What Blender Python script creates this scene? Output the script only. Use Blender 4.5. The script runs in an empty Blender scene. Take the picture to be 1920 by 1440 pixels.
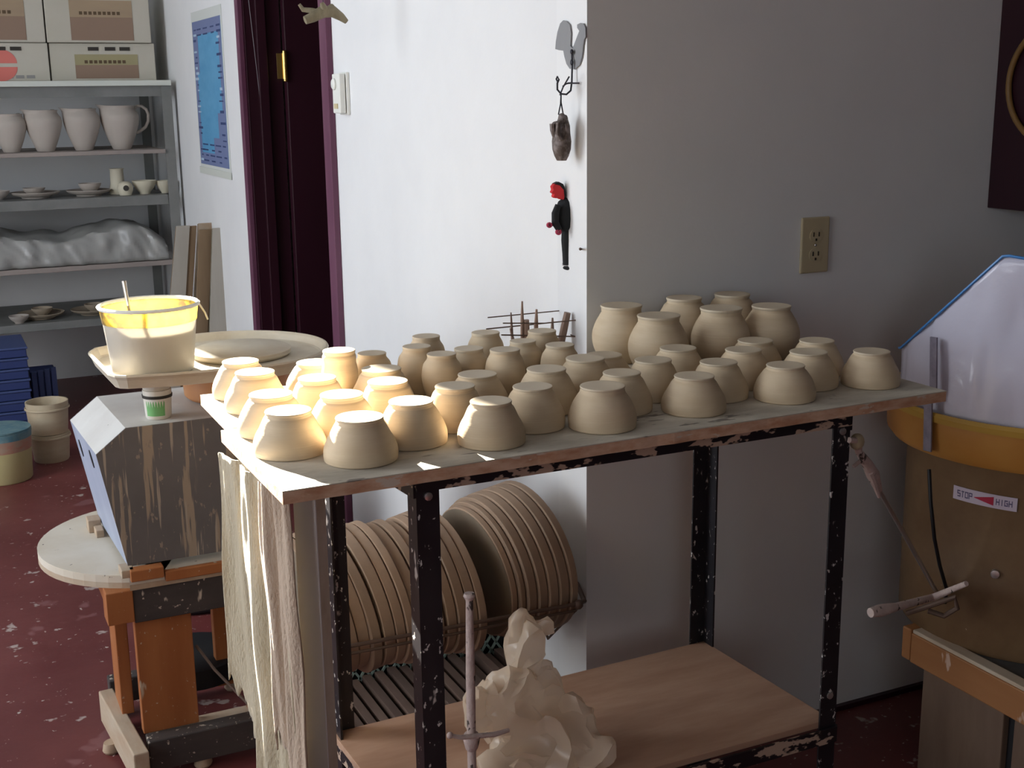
import bpy, bmesh, math, random
from mathutils import Vector, Matrix, noise
random.seed(7)
R = math.radians
col = bpy.context.scene.collection
scene = bpy.context.scene

# ------------------------------------------------------------------ camera
F = 2345.5; CH = 1.4
cam_d = bpy.data.cameras.new('camera'); cam = bpy.data.objects.new('camera', cam_d); col.objects.link(cam)
yaw, pitch, roll = .44091556, .22877344, -.01295674
fwd = Vector((math.sin(yaw)*math.cos(pitch), math.cos(yaw)*math.cos(pitch), -math.sin(pitch)))
rgt = Vector((math.cos(yaw), -math.sin(yaw), 0)); upv = rgt.cross(fwd)
rr = rgt*math.cos(roll) + upv*math.sin(roll); uu = -rgt*math.sin(roll) + upv*math.cos(roll)
cam.matrix_world = Matrix(((rr.x, uu.x, -fwd.x, 0), (rr.y, uu.y, -fwd.y, 0), (rr.z, uu.z, -fwd.z, CH), (0, 0, 0, 1)))
cam_d.sensor_width = 36; cam_d.lens = 36*F/1920; cam_d.clip_start = .05
scene.camera = cam
scene.view_settings.view_transform = 'Standard'; scene.view_settings.look = 'None'
scene.view_settings.gamma = 1; scene.view_settings.exposure = 0.0; scene.view_settings.use_curve_mapping = False

def ray(x, y): return fwd + (x-960)/F*rr - (y-720)/F*uu
CP = Vector((0, 0, CH))
def onx(x, y, X): d = ray(x, y); return CP + d*(X/d.x)
def ony(x, y, Y): d = ray(x, y); return CP + d*(Y/d.y)
def onz(x, y, z): d = ray(x, y); return CP + d*((z-CH)/d.z)

# ------------------------------------------------------------------ light
world = bpy.data.worlds.new('World'); scene.world = world; world.use_nodes = True
bg = world.node_tree.nodes['Background']; bg.inputs[0].default_value = (.62, .78, 1, 1); bg.inputs[1].default_value = 2.0
SUN_EL, SUN_AZ = 22, 10           # the sun stands behind the back wall, a little to the left
sd = bpy.data.lights.new('sun', 'SUN'); sun = bpy.data.objects.new('sun', sd); col.objects.link(sun)
sdir = Vector((math.sin(R(SUN_AZ)), -math.cos(R(SUN_AZ)), -math.tan(R(SUN_EL)))).normalized()
sun.rotation_euler = sdir.to_track_quat('-Z', 'Y').to_euler(); sun.location = (-1, 9, 5)
sd.energy = 58; sd.angle = R(.55); sd.color = (1, .93, .80)
def area(name, loc, look, sx, sy, e, c):
    l = bpy.data.lights.new(name, 'AREA'); o = bpy.data.objects.new(name, l); col.objects.link(o)
    l.shape = 'RECTANGLE'; l.size = sx; l.size_y = sy; l.energy = e; l.color = c
    o.location = loc; o.rotation_euler = Vector(look).to_track_quat('-Z', 'Z').to_euler()
    return o
area('left_window_daylight', (-2.3, 3.3, 1.75), (1, -.0, -.12), 3.0, 1.3, 84, (.92, .96, 1))
area('added_fill_near_left', (-2.3, .65, 1.75), (1, .1, -.1), 1.4, 1.3, 14, (1, .96, .90))  # added fill lamp, brightens the shaded right wall from the left
area('added_fill_front', (-1.0, -2.3, 1.7), (.3, 1, -.12), 1.4, 1.0, 5, (1, .88, .72))  # added warm fill lamp from behind the camera

# ------------------------------------------------------------------ materials
def mat(name, c, rough=.7, c2=None, scale=8, stretch=(1, 1, 1), detail=4, lo=.35, hi=.65, bump=0, bscale=60, metal=0, spots=None, sheen=0, spec=.4, rand=0):
    """c base colour; c2 second colour mixed by noise; spots=(colour, scale, threshold, stretch)"""
    m = bpy.data.materials.new(name); m.use_nodes = True; nt = m.node_tree; N = nt.nodes; L = nt.links
    b = N['Principled BSDF']; b.inputs['Roughness'].default_value = rough; b.inputs['Metallic'].default_value = metal
    b.inputs['Specular IOR Level'].default_value = spec
    if sheen: b.inputs['Sheen Weight'].default_value = sheen
    tc = N.new('ShaderNodeTexCoord')
    def nz(sc, st, det):
        mp = N.new('ShaderNodeMapping'); L.new(tc.outputs['Object'], mp.inputs[0]); mp.inputs['Scale'].default_value = st
        n = N.new('ShaderNodeTexNoise'); n.inputs['Scale'].default_value = sc; n.inputs['Detail'].default_value = det
        n.inputs['Roughness'].default_value = .6; L.new(mp.outputs[0], n.inputs['Vector']); return n
    last = None
    if c2:
        n = nz(scale, stretch, detail); r = N.new('ShaderNodeValToRGB'); L.new(n.outputs['Fac'], r.inputs[0])
        r.color_ramp.elements[0].position = lo; r.color_ramp.elements[1].position = hi
        r.color_ramp.elements[0].color = (*c, 1); r.color_ramp.elements[1].color = (*c2, 1); last = r.outputs[0]
    for s in (spots or []):
        sc, ssc, th, sst = s
        n = nz(ssc, sst, 3); r = N.new('ShaderNodeValToRGB'); L.new(n.outputs['Fac'], r.inputs[0])
        r.color_ramp.elements[0].position = th; r.color_ramp.elements[1].position = min(1, th+.035)
        r.color_ramp.elements[0].color = (0, 0, 0, 1); r.color_ramp.elements[1].color = (1, 1, 1, 1)
        mx = N.new('ShaderNodeMix'); mx.data_type = 'RGBA'; L.new(r.outputs[0], mx.inputs[0])
        if last: L.new(last, mx.inputs[6])
        else: mx.inputs[6].default_value = (*c, 1)
        mx.inputs[7].default_value = (*sc, 1); last = mx.outputs[2]
    if rand:
        oi = N.new('ShaderNodeObjectInfo'); hs = N.new('ShaderNodeHueSaturation'); ma = N.new('ShaderNodeMapRange')
        L.new(oi.outputs['Random'], ma.inputs[0]); ma.inputs[3].default_value = 1-rand; ma.inputs[4].default_value = 1+rand
        L.new(ma.outputs[0], hs.inputs['Value'])
        if last: L.new(last, hs.inputs['Color'])
        else: hs.inputs['Color'].default_value = (*c, 1)
        last = hs.outputs[0]
    if last: L.new(last, b.inputs['Base Color'])
    else: b.inputs['Base Color'].default_value = (*c, 1)
    if bump:
        n = nz(bscale, stretch, 4); bp = N.new('ShaderNodeBump'); bp.inputs['Strength'].default_value = bump
        bp.inputs['Distance'].default_value = .004; L.new(n.outputs['Fac'], bp.inputs['Height']); L.new(bp.outputs[0], b.inputs['Normal'])
    return m

M = {}
M['wall'] = mat('wall_paint', (.80, .80, .79), .75, (.76, .76, .755), 3, bump=.08, bscale=90)
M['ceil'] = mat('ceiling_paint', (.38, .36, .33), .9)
M['dark_wall'] = mat('darkened_unseen_wall', (.085, .068, .058), .9)  # unseen walls, colour darkened to cut bounce light
M['floor'] = mat('painted_floor', (.115, .022, .022), .42, (.17, .045, .042), 2.2, detail=8, bump=.12, bscale=30,
    spots=[((.42, .33, .30), 14, .66, (1, 1, 1)), ((.5, .42, .38), 55, .68, (1, 1, 1)), ((.22, .085, .085), 5, .66, (1, 1, 1))])
M['maroon'] = mat('maroon_paint', (.030, .006, .013), .38, (.024, .005, .010), 6, (1, 1, .2))
M['maroon_lit'] = mat('lit_maroon_paint', (.15, .055, .095), .5, (.11, .03, .065), 8, (1, 1, .2))  # casing maroon lightened toward purple; window light put into the colour
M['brass'] = mat('brass', (.75, .5, .16), .3, metal=.9)
M['clay'] = mat('raw_clay', (.61, .475, .315), .62, (.66, .53, .365), 9, (1, 1, 6), bump=.0, rand=.05, spec=.3)
M['clay_foot'] = mat('trimmed_clay', (.63, .52, .375), .6, (.67, .56, .41), 14, rand=.04, spec=.3)
def rings(m, sc=330, st=.35):
    nt = m.node_tree; N = nt.nodes; L = nt.links; tc = N.new('ShaderNodeTexCoord')
    mp = N.new('ShaderNodeMapping'); mp.inputs['Scale'].default_value = (4, 4, sc); L.new(tc.outputs['Object'], mp.inputs[0])
    n = N.new('ShaderNodeTexNoise'); n.inputs['Scale'].default_value = 1; n.inputs['Detail'].default_value = 2; L.new(mp.outputs[0], n.inputs['Vector'])
    bp = N.new('ShaderNodeBump'); bp.inputs['Strength'].default_value = st; bp.inputs['Distance'].default_value = .0012
    L.new(n.outputs['Fac'], bp.inputs['Height']); L.new(bp.outputs[0], N['Principled BSDF'].inputs['Normal'])
rings(M['clay'])
M['board'] = mat('clay_stained_board', (.42, .375, .30), .8, (.60, .55, .46), 26, (.35, 1, 1), detail=8, bump=.35, bscale=70,
    spots=[((.22, .19, .16), 40, .64, (.3, 1, 1))])
M['board_edge'] = mat('board_edge', (.50, .26, .15), .85, (.68, .47, .33), 40, (.5, 1, 1.4), detail=6, bump=.3,
    spots=[((.62, .52, .42), 60, .62, (.4, 1, 1))])
M['ply'] = mat('red_plywood', (.40, .235, .155), .62, (.50, .32, .22), 22, (.22, 1, 1), detail=7, bump=.15, bscale=60)
M['ply_edge'] = mat('plywood_edge', (.45, .33, .22), .8, (.55, .42, .3), 60)
M['blackmetal'] = mat('spattered_black_metal', (.012, .011, .014), .38, (.02, .018, .022), 12, metal=.0, spec=.5,
    spots=[((.66, .63, .60), 85, .635, (1, 1, .7)), ((.58, .52, .48), 30, .67, (1, 1, .5))])
M['blackmetal2'] = mat('black_metal_rail', (.013, .011, .014), .4, spec=.5,
    spots=[((.50, .37, .28), 60, .53, (.45, 1, 1))])
M['drip'] = mat('dripped_grey_metal', (.13, .122, .118), .45, (.16, .15, .146), 5, spec=.4,
    spots=[((.36, .29, .215), 48, .58, (1.3, 1.3, .07)), ((.30, .25, .2), 70, .64, (1, 1, .5)), ((.40, .34, .27), 85, .61, (1, 1, .05))])
M['drip_pale'] = mat('clay_coated_metal', (.62, .60, .57), .5, (.70, .69, .66), 8, spots=[((.12, .11, .1), 34, .735, (1, 1, 1))])
M['side_lit_metal'] = mat('bluish_lit_grey_metal', (.42, .47, .58), .4, (.33, .38, .5), 9, (1, 1, .3), spec=.5)  # grey housing side paled and blued; daylight on it put into the colour
M['black'] = mat('black', (.01, .01, .012), .5)
M['orange_wood'] = mat('varnished_orange_wood', (.30, .095, .028), .5, (.40, .15, .05), 10, (1, 1, .15), detail=6, bump=.1,
    spots=[((.5, .38, .27), 26, .67, (1.4, 1.4, .3)), ((.5, .4, .3), 90, .68, (1, 1, 1))])
M['pale_wood'] = mat('clay_dusted_wood', (.50, .42, .32), .8, (.42, .30, .20), 14, (1, .3, 1), detail=6, bump=.2)
M['seat'] = mat('clay_coated_seat_board', (.66, .60, .50), .7, (.60, .53, .42), 8, spots=[((.12, .10, .08), 42, .69, (1, 1, 1))])
M['dark_wood'] = mat('dark_spattered_wood', (.050, .042, .040), .5, (.075, .062, .056), 20, (.3, 1, 1),
    spots=[((.55, .47, .38), 34, .63, (1, 1, .35)), ((.5, .42, .34), 80, .65, (1, 1, 1))])
M['tan_side'] = mat('tan_tub_side', (.46, .20, .075), .5, (.52, .25, .10), 6)
M['pan_in'] = mat('slip_coated_pan', (.60, .55, .45), .55, (.48, .41, .31), 7, (1, 1, 3), detail=6, bump=.1)
M['white_plastic'] = mat('clay_smeared_white_plastic', (.72, .70, .64), .4, (.60, .55, .46), 7, spots=[((.2, .17, .13), 60, .72, (1, 1, 1))])
M['cream'] = mat('cream_plastic', (.62, .52, .30), .4)
M['cream2'] = mat('ivory_plastic', (.50, .42, .27), .4)
M['offwhite'] = mat('off_white_plastic', (.80, .80, .74), .4)
M['slot'] = mat('dark_slot', (.03, .025, .02), .6)
M['towel'] = mat('beige_towelling', (.50, .415, .275), .95, (.57, .485, .335), 14, (1, 1, .4), bump=.9, bscale=260, sheen=.3)
M['towel_pink'] = mat('pinkish_towelling', (.58, .44, .32), .95, (.53, .40, .29), 10, (1, 1, .4), bump=.9, bscale=260, sheen=.3)
M['panel_white'] = mat('white_painted_panel', (.72, .71, .72), .5, spots=[((.2, .12, .09), 26, .76, (1, 1, .5))])
M['raw_edge'] = mat('raw_panel_edge', (.40, .32, .24), .85, (.5, .42, .34), 40, (1, 1, .3))
M['bat'] = mat('clay_stained_bat', (.34, .235, .16), .85, (.40, .285, .20), 8, detail=6, rand=.12, bump=.2, bscale=60)
M['bat_face'] = mat('grey_brown_bat_face', (.20, .16, .115), .85, (.26, .20, .14), 7, detail=7, bump=.2, bscale=60)
M['wire'] = mat('rusty_wire', (.15, .10, .075), .6, metal=.3)
M['green'] = mat('pale_green_plastic', (.40, .52, .45), .5)
M['shade_wood'] = mat('dark_brown_boards', (.10, .06, .045), .8, (.15, .095, .07), 14, (1, .25, 1), detail=6, rand=.2)
M['white_clay_metal'] = mat('clay_spattered_pipe', (.52, .40, .36), .7, (.62, .50, .45), 40, bump=.6, bscale=120, spots=[((.09, .07, .06), 55, .60, (1, 1, .6))])
M['steel'] = mat('bright_steel', (.55, .52, .5), .3, metal=.8)
M['grey_metal'] = mat('galvanised_shelf_metal', (.16, .165, .155), .5, (.20, .20, .19), 9)
M['shelf_wood'] = mat('dusty_shelf_board', (.27, .23, .21), .8, (.33, .28, .25), 12, (.3, 1, 1))
M['shelf_top'] = mat('pale_painted_board', (.60, .62, .56), .7)
M['carton'] = mat('off_white_carton', (.46, .43, .35), .8, (.49, .46, .39), 3)
M['carton_tan'] = mat('tan_carton_print', (.36, .27, .17), .8, (.33, .24, .16), 5, (1, 1, 5))
M['carton_dark'] = mat('brown_carton_print', (.26, .175, .125), .8)
M['carton_olive'] = mat('olive_carton_print', (.33, .29, .16), .8)
M['print_dark'] = mat('dark_print', (.10, .065, .035), .8)
M['print_red'] = mat('red_print', (.62, .17, .14), .7)
M['print_grey'] = mat('grey_print', (.28, .27, .26), .7)
M['bisque'] = mat('pale_bisque', (.42, .37, .325), .7, (.46, .405, .355), 6, rand=.06)
M['bisque_cream'] = mat('cream_bisque', (.62, .57, .44), .6)
M['bisque_brown'] = mat('tan_bisque', (.33, .27, .20), .7, (.37, .30, .22), 6, rand=.08)
M['plank_grey'] = mat('dusty_grey_plank', (.35, .32, .27), .85, (.41, .38, .33), 12, (1, 1, .12), detail=6)
M['plank_brown'] = mat('brown_plank_edge', (.19, .125, .07), .85, (.25, .17, .10), 12, (1, 1, .12))
M['plank_dark'] = mat('mottled_plank_edge', (.16, .15, .11), .85, (.25, .23, .18), 30)
M['blue'] = mat('dark_blue_plastic', (.028, .045, .15), .5)
M['blue2'] = mat('faded_blue_plastic', (.055, .08, .20), .5)
M['bucket_y'] = mat('stained_yellow_tub', (.44, .38, .18), .5, (.50, .43, .22), 5)
M['bucket_w'] = mat('stained_white_tub', (.52, .44, .31), .5, (.46, .36, .24), 9, (1, 1, 2.5))
M['teal'] = mat('teal_glaze_drip', (.09, .2, .25), .5, (.2, .3, .3), 20)
M['redband'] = mat('red_glaze_drip', (.42, .16, .11), .5, (.36, .27, .2), 16, (1, 1, 2))
M['paper'] = mat('chart_paper', (.62, .64, .60), .7)
M['chart_blue'] = mat('chart_blue', (.085, .30, .52), .6, (.12, .36, .58), 5, (1, 1, 2.5))
M['chart_purple'] = mat('chart_purple', (.16, .20, .36), .6)
M['chart_dark'] = mat('chart_dark_print', (.035, .06, .17), .6)
M['chart_pale'] = mat('chart_pale_print', (.42, .55, .68), .6)
M['green_label'] = mat('green_label', (.16, .40, .14), .5)
M['zinc'] = mat('grey_zinc_sheet', (.30, .30, .30), .45, (.25, .25, .26), 7, (1, 1, .3), metal=.2)
M['iron'] = mat('dark_iron_wire', (.02, .02, .03), .5)
M['tiki'] = mat('grey_brown_fired_clay', (.10, .075, .062), .6, (.24, .20, .19), 60, bump=.6, bscale=60, lo=.45, hi=.62)
M['red'] = mat('bright_red_felt', (.60, .02, .025), .6)
M['pinkred'] = mat('dull_red_bead', (.38, .03, .07), .5)
M['cloth_black'] = mat('black_cloth', (.012, .013, .014), .85, bump=.4, bscale=120)
M['skin_grey'] = mat('grey_print_cuff', (.4, .38, .38), .6)
M['drift'] = mat('driftwood', (.17, .14, .085), .8, (.27, .23, .15), 30, (1, 1, .4), bump=.5, bscale=80)
M['stick'] = mat('tool_wood', (.30, .20, .15), .7, rand=.3)
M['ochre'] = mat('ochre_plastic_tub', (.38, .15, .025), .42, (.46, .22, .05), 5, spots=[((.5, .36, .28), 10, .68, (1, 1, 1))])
M['ochre_rim'] = mat('yellow_tub_rim', (.44, .26, .045), .42)
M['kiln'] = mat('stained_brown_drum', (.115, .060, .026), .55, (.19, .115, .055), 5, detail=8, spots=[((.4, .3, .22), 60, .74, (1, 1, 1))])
M['sticker'] = mat('pale_lilac_sticker', (.55, .47, .55), .5)
M['sticker_red'] = mat('dark_red_print', (.40, .012, .045), .5)
M['sticker_ink'] = mat('grey_blue_print', (.12, .10, .18), .6)
M['frame_wood'] = mat('orange_frame_wood', (.28, .115, .038), .6, (.36, .16, .06), 9, (1, .15, 1), detail=6,
    spots=[((.52, .36, .27), 28, .68, (1, 1, .4))])
M['old_wood'] = mat('clay_grey_wood', (.13, .08, .055), .75, (.19, .125, .085), 10, (1, 1, .2), detail=6)
M['channel'] = mat('dark_grey_channel', (.05, .052, .055), .4, (.09, .092, .09), 9)
M['strap'] = mat('grey_metal_strap', (.18, .16, .2), .45, (.28, .25, .3), 30, metal=.2)
M['blue_edge'] = mat('blue_plastic_edge', (.06, .22, .52), .35)
M['light_box'] = mat('dark_housing', (.03, .028, .03), .5)

def glassy(name, c, alpha, rough, trans=0):
    m = bpy.data.materials.new(name); m.use_nodes = True; nt = m.node_tree; N = nt.nodes; L = nt.links
    b = N['Principled BSDF']; b.inputs['Base Color'].default_value = (*c, 1); b.inputs['Roughness'].default_value = rough
    b.inputs['Specular IOR Level'].default_value = .6
    tl = N.new('ShaderNodeBsdfTranslucent'); tl.inputs[0].default_value = (*c, 1)
    tp = N.new('ShaderNodeBsdfTransparent')
    m1 = N.new('ShaderNodeMixShader'); m1.inputs[0].default_value = trans; L.new(b.outputs[0], m1.inputs[1]); L.new(tl.outputs[0], m1.inputs[2])
    m2 = N.new('ShaderNodeMixShader'); m2.inputs[0].default_value = alpha; L.new(tp.outputs[0], m2.inputs[1]); L.new(m1.outputs[0], m2.inputs[2])
    L.new(m2.outputs[0], N['Material Output'].inputs[0])
    tc = N.new('ShaderNodeTexCoord'); n = N.new('ShaderNodeTexNoise'); n.inputs['Scale'].default_value = 14; n.inputs['Detail'].default_value = 5
    L.new(tc.outputs['Object'], n.inputs['Vector']); bp = N.new('ShaderNodeBump'); bp.inputs['Strength'].default_value = .35; bp.inputs['Distance'].default_value = .01
    L.new(n.outputs['Fac'], bp.inputs['Height']); L.new(bp.outputs[0], b.inputs['Normal'])
    return m
M['clear_sheet'] = glassy('milky_clear_plastic', (.76, .74, .84), .84, .16, .2)
M['bag'] = glassy('clear_polythene_bag', (.86, .74, .60), .74, .2, .4)
M['bag2'] = glassy('white_polythene_sheet', (.46, .455, .43), .85, .3, .25)
M['bucket'] = glassy('translucent_white_bucket', (.66, .63, .56), 1, .4, .35)
M['bucket_band'] = glassy('sun_glow_bucket_rim', (.80, .62, .14), 1, .4, .75)  # yellow of the sun shining through the rim, put into the colour

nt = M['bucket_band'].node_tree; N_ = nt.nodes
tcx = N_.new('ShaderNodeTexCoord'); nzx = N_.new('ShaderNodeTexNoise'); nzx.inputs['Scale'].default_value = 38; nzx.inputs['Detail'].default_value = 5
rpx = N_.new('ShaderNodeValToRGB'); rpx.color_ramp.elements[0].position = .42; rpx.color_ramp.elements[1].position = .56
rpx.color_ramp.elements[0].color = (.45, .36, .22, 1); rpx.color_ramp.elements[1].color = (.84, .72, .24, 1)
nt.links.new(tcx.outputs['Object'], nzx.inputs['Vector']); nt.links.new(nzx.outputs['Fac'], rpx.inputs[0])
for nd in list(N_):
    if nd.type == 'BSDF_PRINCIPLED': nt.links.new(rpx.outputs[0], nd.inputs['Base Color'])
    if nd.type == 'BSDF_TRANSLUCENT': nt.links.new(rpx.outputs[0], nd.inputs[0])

# ------------------------------------------------------------------ mesh builder
class MB:
    def __init__(s): s.v = []; s.f = []; s.sm = []
    def add(s, vs, fs, smooth=False):
        o = len(s.v); s.v += [Vector(p) for p in vs]; s.f += [tuple(i+o for i in f) for f in fs]; s.sm += [smooth]*len(fs); return s
    def box(s, x0, x1, y0, y1, z0, z1):
        return s.add([(x, y, z) for x in (x0, x1) for y in (y0, y1) for z in (z0, z1)],
            [(0, 1, 3, 2), (4, 6, 7, 5), (0, 4, 5, 1), (2, 3, 7, 6), (0, 2, 6, 4), (1, 5, 7, 3)])
    def obox(s, c, hx, hy, hz, ex=(1, 0, 0), ey=(0, 1, 0), ez=(0, 0, 1)):
        c, ex, ey, ez = map(Vector, (c, ex, ey, ez))
        return s.add([c+ex*hx*a+ey*hy*b+ez*hz*d for a in (-1, 1) for b in (-1, 1) for d in (-1, 1)],
            [(0, 1, 3, 2), (4, 6, 7, 5), (0, 4, 5, 1), (2, 3, 7, 6), (0, 2, 6, 4), (1, 5, 7, 3)])
    def bar(s, a, b, w, h, up=(0, 0, 1)):
        a, b = Vector(a), Vector(b); d = (b-a).normalized(); u = Vector(up); sx = d.cross(u).normalized(); u2 = sx.cross(d)
        return s.obox((a+b)/2, (b-a).length/2, w/2, h/2, d, sx, u2)
    def prism(s, poly, d):
        n = len(poly); d = Vector(d); P = [Vector(p) for p in poly]
        return s.add(P+[p+d for p in P], [tuple(range(n))[::-1], tuple(range(n, 2*n))]+[(i, (i+1) % n, (i+1) % n+n, i+n) for i in range(n)])
    def tube(s, pts, r, seg=10, cap=True):
        P = [Vector(p) for p in pts]; n = len(P); rad = r if isinstance(r, (list, tuple)) else [r]*n; vs = []; fs = []
        ref = None
        for i, p in enumerate(P):
            t = (P[min(i+1, n-1)]-P[max(i-1, 0)]).normalized()
            if ref is None: ref = t.orthogonal().normalized()
            ref = (ref - t*ref.dot(t)).normalized(); b = t.cross(ref)
            vs += [p + (ref*math.cos(a)+b*math.sin(a))*rad[i] for a in [2*math.pi*k/seg for k in range(seg)]]
        for i in range(n-1):
            for k in range(seg): fs.append((i*seg+k, i*seg+(k+1) % seg, (i+1)*seg+(k+1) % seg, (i+1)*seg+k))
        if cap: fs += [tuple(range(seg))[::-1], tuple(range((n-1)*seg, n*seg))]
        return s.add(vs, fs, True)
    def lathe(s, prof, c=(0, 0, 0), seg=40, a0=0, a1=2*math.pi, axis=None, wob=0):
        """prof [(r,z)] turned about the vertical through c (or about axis)"""
        c = Vector(c); full = abs(a1-a0-2*math.pi) < 1e-6; m = seg if full else seg+1; vs = []; fs = []
        q = Vector(axis).to_track_quat('Z', 'Y') if axis else None
        for r, z in prof:
            for k in range(m):
                a = a0+(a1-a0)*k/seg; w = 1+wob*math.sin(2*a+z*20); p = Vector((r*w*math.cos(a), r*w*math.sin(a), z))
                if q: p = q @ p
                vs.append(c+p)
        for i in range(len(prof)-1):
            for k in range(seg if full else seg): fs.append((i*m+k, i*m+(k+1) % m, (i+1)*m+(k+1) % m, (i+1)*m+k))
        if prof[0][0] > 1e-5 and prof[-1][0] > 1e-5 and len(prof) > 2:      # a ring: close the section
            i = len(prof)-1
            for k in range(seg): fs.append((i*m+k, i*m+(k+1) % m, (k+1) % m, k))
        return s.add(vs, fs, True)
    def ball(s, c, rx, ry, rz, seg=16, ex=None):
        n = seg//2; vs = []; fs = []
        for i in range(n+1):
            t = math.pi*i/n
            for k in range(seg):
                a = 2*math.pi*k/seg; vs.append(Vector(c)+Vector((rx*math.sin(t)*math.cos(a), ry*math.sin(t)*math.sin(a), rz*math.cos(t))))
        for i in range(n):
            for k in range(seg): fs.append((i*seg+k, (i+1)*seg+k, (i+1)*seg+(k+1) % seg, i*seg+(k+1) % seg))
        return s.add(vs, fs, True)
    def rot(s, ang, c, axis='Z'):
        m = Matrix.Translation(Vector(c)) @ Matrix.Rotation(ang, 4, axis) @ Matrix.Translation(-Vector(c)); s.v = [m @ p for p in s.v]; return s

def root_loc(o):
    l = Vector((0, 0, 0))
    while o: l += o.location; o = o.parent
    return l
def obj(name, mb, m, parent=None, loc=None, bevel=0, smooth=None, sub=0, seg=2):
    me = bpy.data.meshes.new(name)
    o = bpy.data.objects.new(name, me); col.objects.link(o)
    if parent is not None: o.parent = parent; base = root_loc(parent)
    else:
        if loc is None:
            xs = [p.x for p in mb.v]; ys = [p.y for p in mb.v]; zs = [p.z for p in mb.v]
            loc = ((min(xs)+max(xs))/2, (min(ys)+max(ys))/2, min(zs))
        o.location = loc; base = Vector(loc)
    me.from_pydata([p-base for p in mb.v], [], mb.f)
    bm = bmesh.new(); bm.from_mesh(me); bmesh.ops.remove_doubles(bm, verts=bm.verts, dist=1e-6); bmesh.ops.recalc_face_normals(bm, faces=bm.faces)
    if len(bm.faces) == len(mb.sm):
        for f, sflag in zip(bm.faces, mb.sm): f.smooth = sflag if smooth is None else smooth
    else:
        for f in bm.faces: f.smooth = any(mb.sm) if smooth is None else smooth
    bm.to_mesh(me); bm.free()
    if any(mb.sm) or smooth:
        try: me.set_sharp_from_angle(angle=R(40))
        except Exception: pass
    me.materials.append(M[m] if isinstance(m, str) else m)
    if bevel:
        b = o.modifiers.new('bevel', 'BEVEL'); b.width = bevel; b.segments = seg; b.limit_method = 'ANGLE'
    if sub:
        b = o.modifiers.new('sub', 'SUBSURF'); b.levels = sub; b.render_levels = sub
    return o
def tag(o, label, cat, group=None, kind=None):
    o['label'] = label; o['category'] = cat
    if group: o['group'] = group
    if kind: o['kind'] = kind
    return o
def thing(name, label, cat, loc, group=None):
    o = bpy.data.objects.new(name, None); o.empty_display_size = .05; col.objects.link(o); o.location = loc
    return tag(o, label, cat, group)
def struct(name, mb, m, parent=None, **k):
    o = obj(name, mb, m, parent, **k)
    if parent is None: o['kind'] = 'structure'
    return o

# ------------------------------------------------------------------ the room
XW, YW, YB, ZC = 1.142, 2.08, 6.65, 3.3
D0, D1, DH = 3.672, 4.66, 2.06        # doorway in the white wall
struct('floor', MB().box(-2.6, 3.5, -2.6, 6.9, -.1, 0), 'floor')
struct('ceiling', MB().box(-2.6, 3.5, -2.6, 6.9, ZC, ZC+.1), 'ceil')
mw = MB().box(XW, XW+.13, YW+.12, D0, 0, ZC).box(XW, XW+.13, D1, YB, 0, ZC).box(XW, XW+.13, D0, D1, DH, ZC)
struct('wall_side', mw, 'wall')
struct('wall_right', MB().box(XW, 3.4, YW, YW+.12, 0, ZC), 'wall')
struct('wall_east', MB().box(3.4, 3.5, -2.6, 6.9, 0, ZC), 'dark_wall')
# back wall with a high window left of the shelves
WX0, WX1, WZ0, WZ1 = -.72, -.205, 2.50, 3.12
struct('wall_back', MB().box(-2.6, WX0, YB, YB+.1, 0, ZC).box(WX1, 3.4, YB, YB+.1, 0, ZC).box(WX0, WX1, YB, YB+.1, 0, WZ0).box(WX0, WX1, YB, YB+.1, WZ1, ZC), 'wall')
w1 = struct('window_1', MB().box(WX0, WX0+.03, YB+.02, YB+.06, WZ0, WZ1).box(WX1-.0, WX1+.03, YB-.01, YB+.0, WZ0, WZ1).box(WX0, WX1, YB+.02, YB+.06, WZ0, WZ0+.02), 'wall')
# left wall; its unseen window is stretched frontward for the added near fill
LY0, LY1, LZ0, LZ1 = -.1, 4.85, 1.05, 2.45
struct('wall_left', MB().box(-2.6, -2.5, -2.6, LY0, 0, ZC).box(-2.6, -2.5, LY1, 6.9, 0, ZC).box(-2.6, -2.5, LY0, LY1, 0, LZ0).box(-2.6, -2.5, LY0, LY1, LZ1, ZC), 'wall')
struct('window_2', MB().box(-2.57, -2.53, LY0, LY0+.05, LZ0, LZ1).box(-2.57, -2.53, LY1-.05, LY1, LZ0, LZ1).box(-2.57, -2.53, LY0+.05, LY1-.05, LZ0, LZ0+.05).box(-2.57, -2.53, LY0+.05, LY1-.05, LZ1-.05, LZ1).box(-2.57, -2.53, 3.18, 3.22, LZ0+.05, LZ1-.05).box(-2.57, -2.53, 1.48, 1.54, LZ0+.05, LZ1-.05), 'wall')
struct('wall_front', MB().box(-2.6, -1.7, -2.6, -2.5, 0, ZC).box(-.3, 3.5, -2.6, -2.5, 0, ZC).box(-1.7, -.3, -2.6, -2.5, 0, 1.2).box(-1.7, -.3, -2.6, -2.5, 2.2, ZC), 'dark_wall')  # unseen gap behind the added front fill lamp
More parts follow.
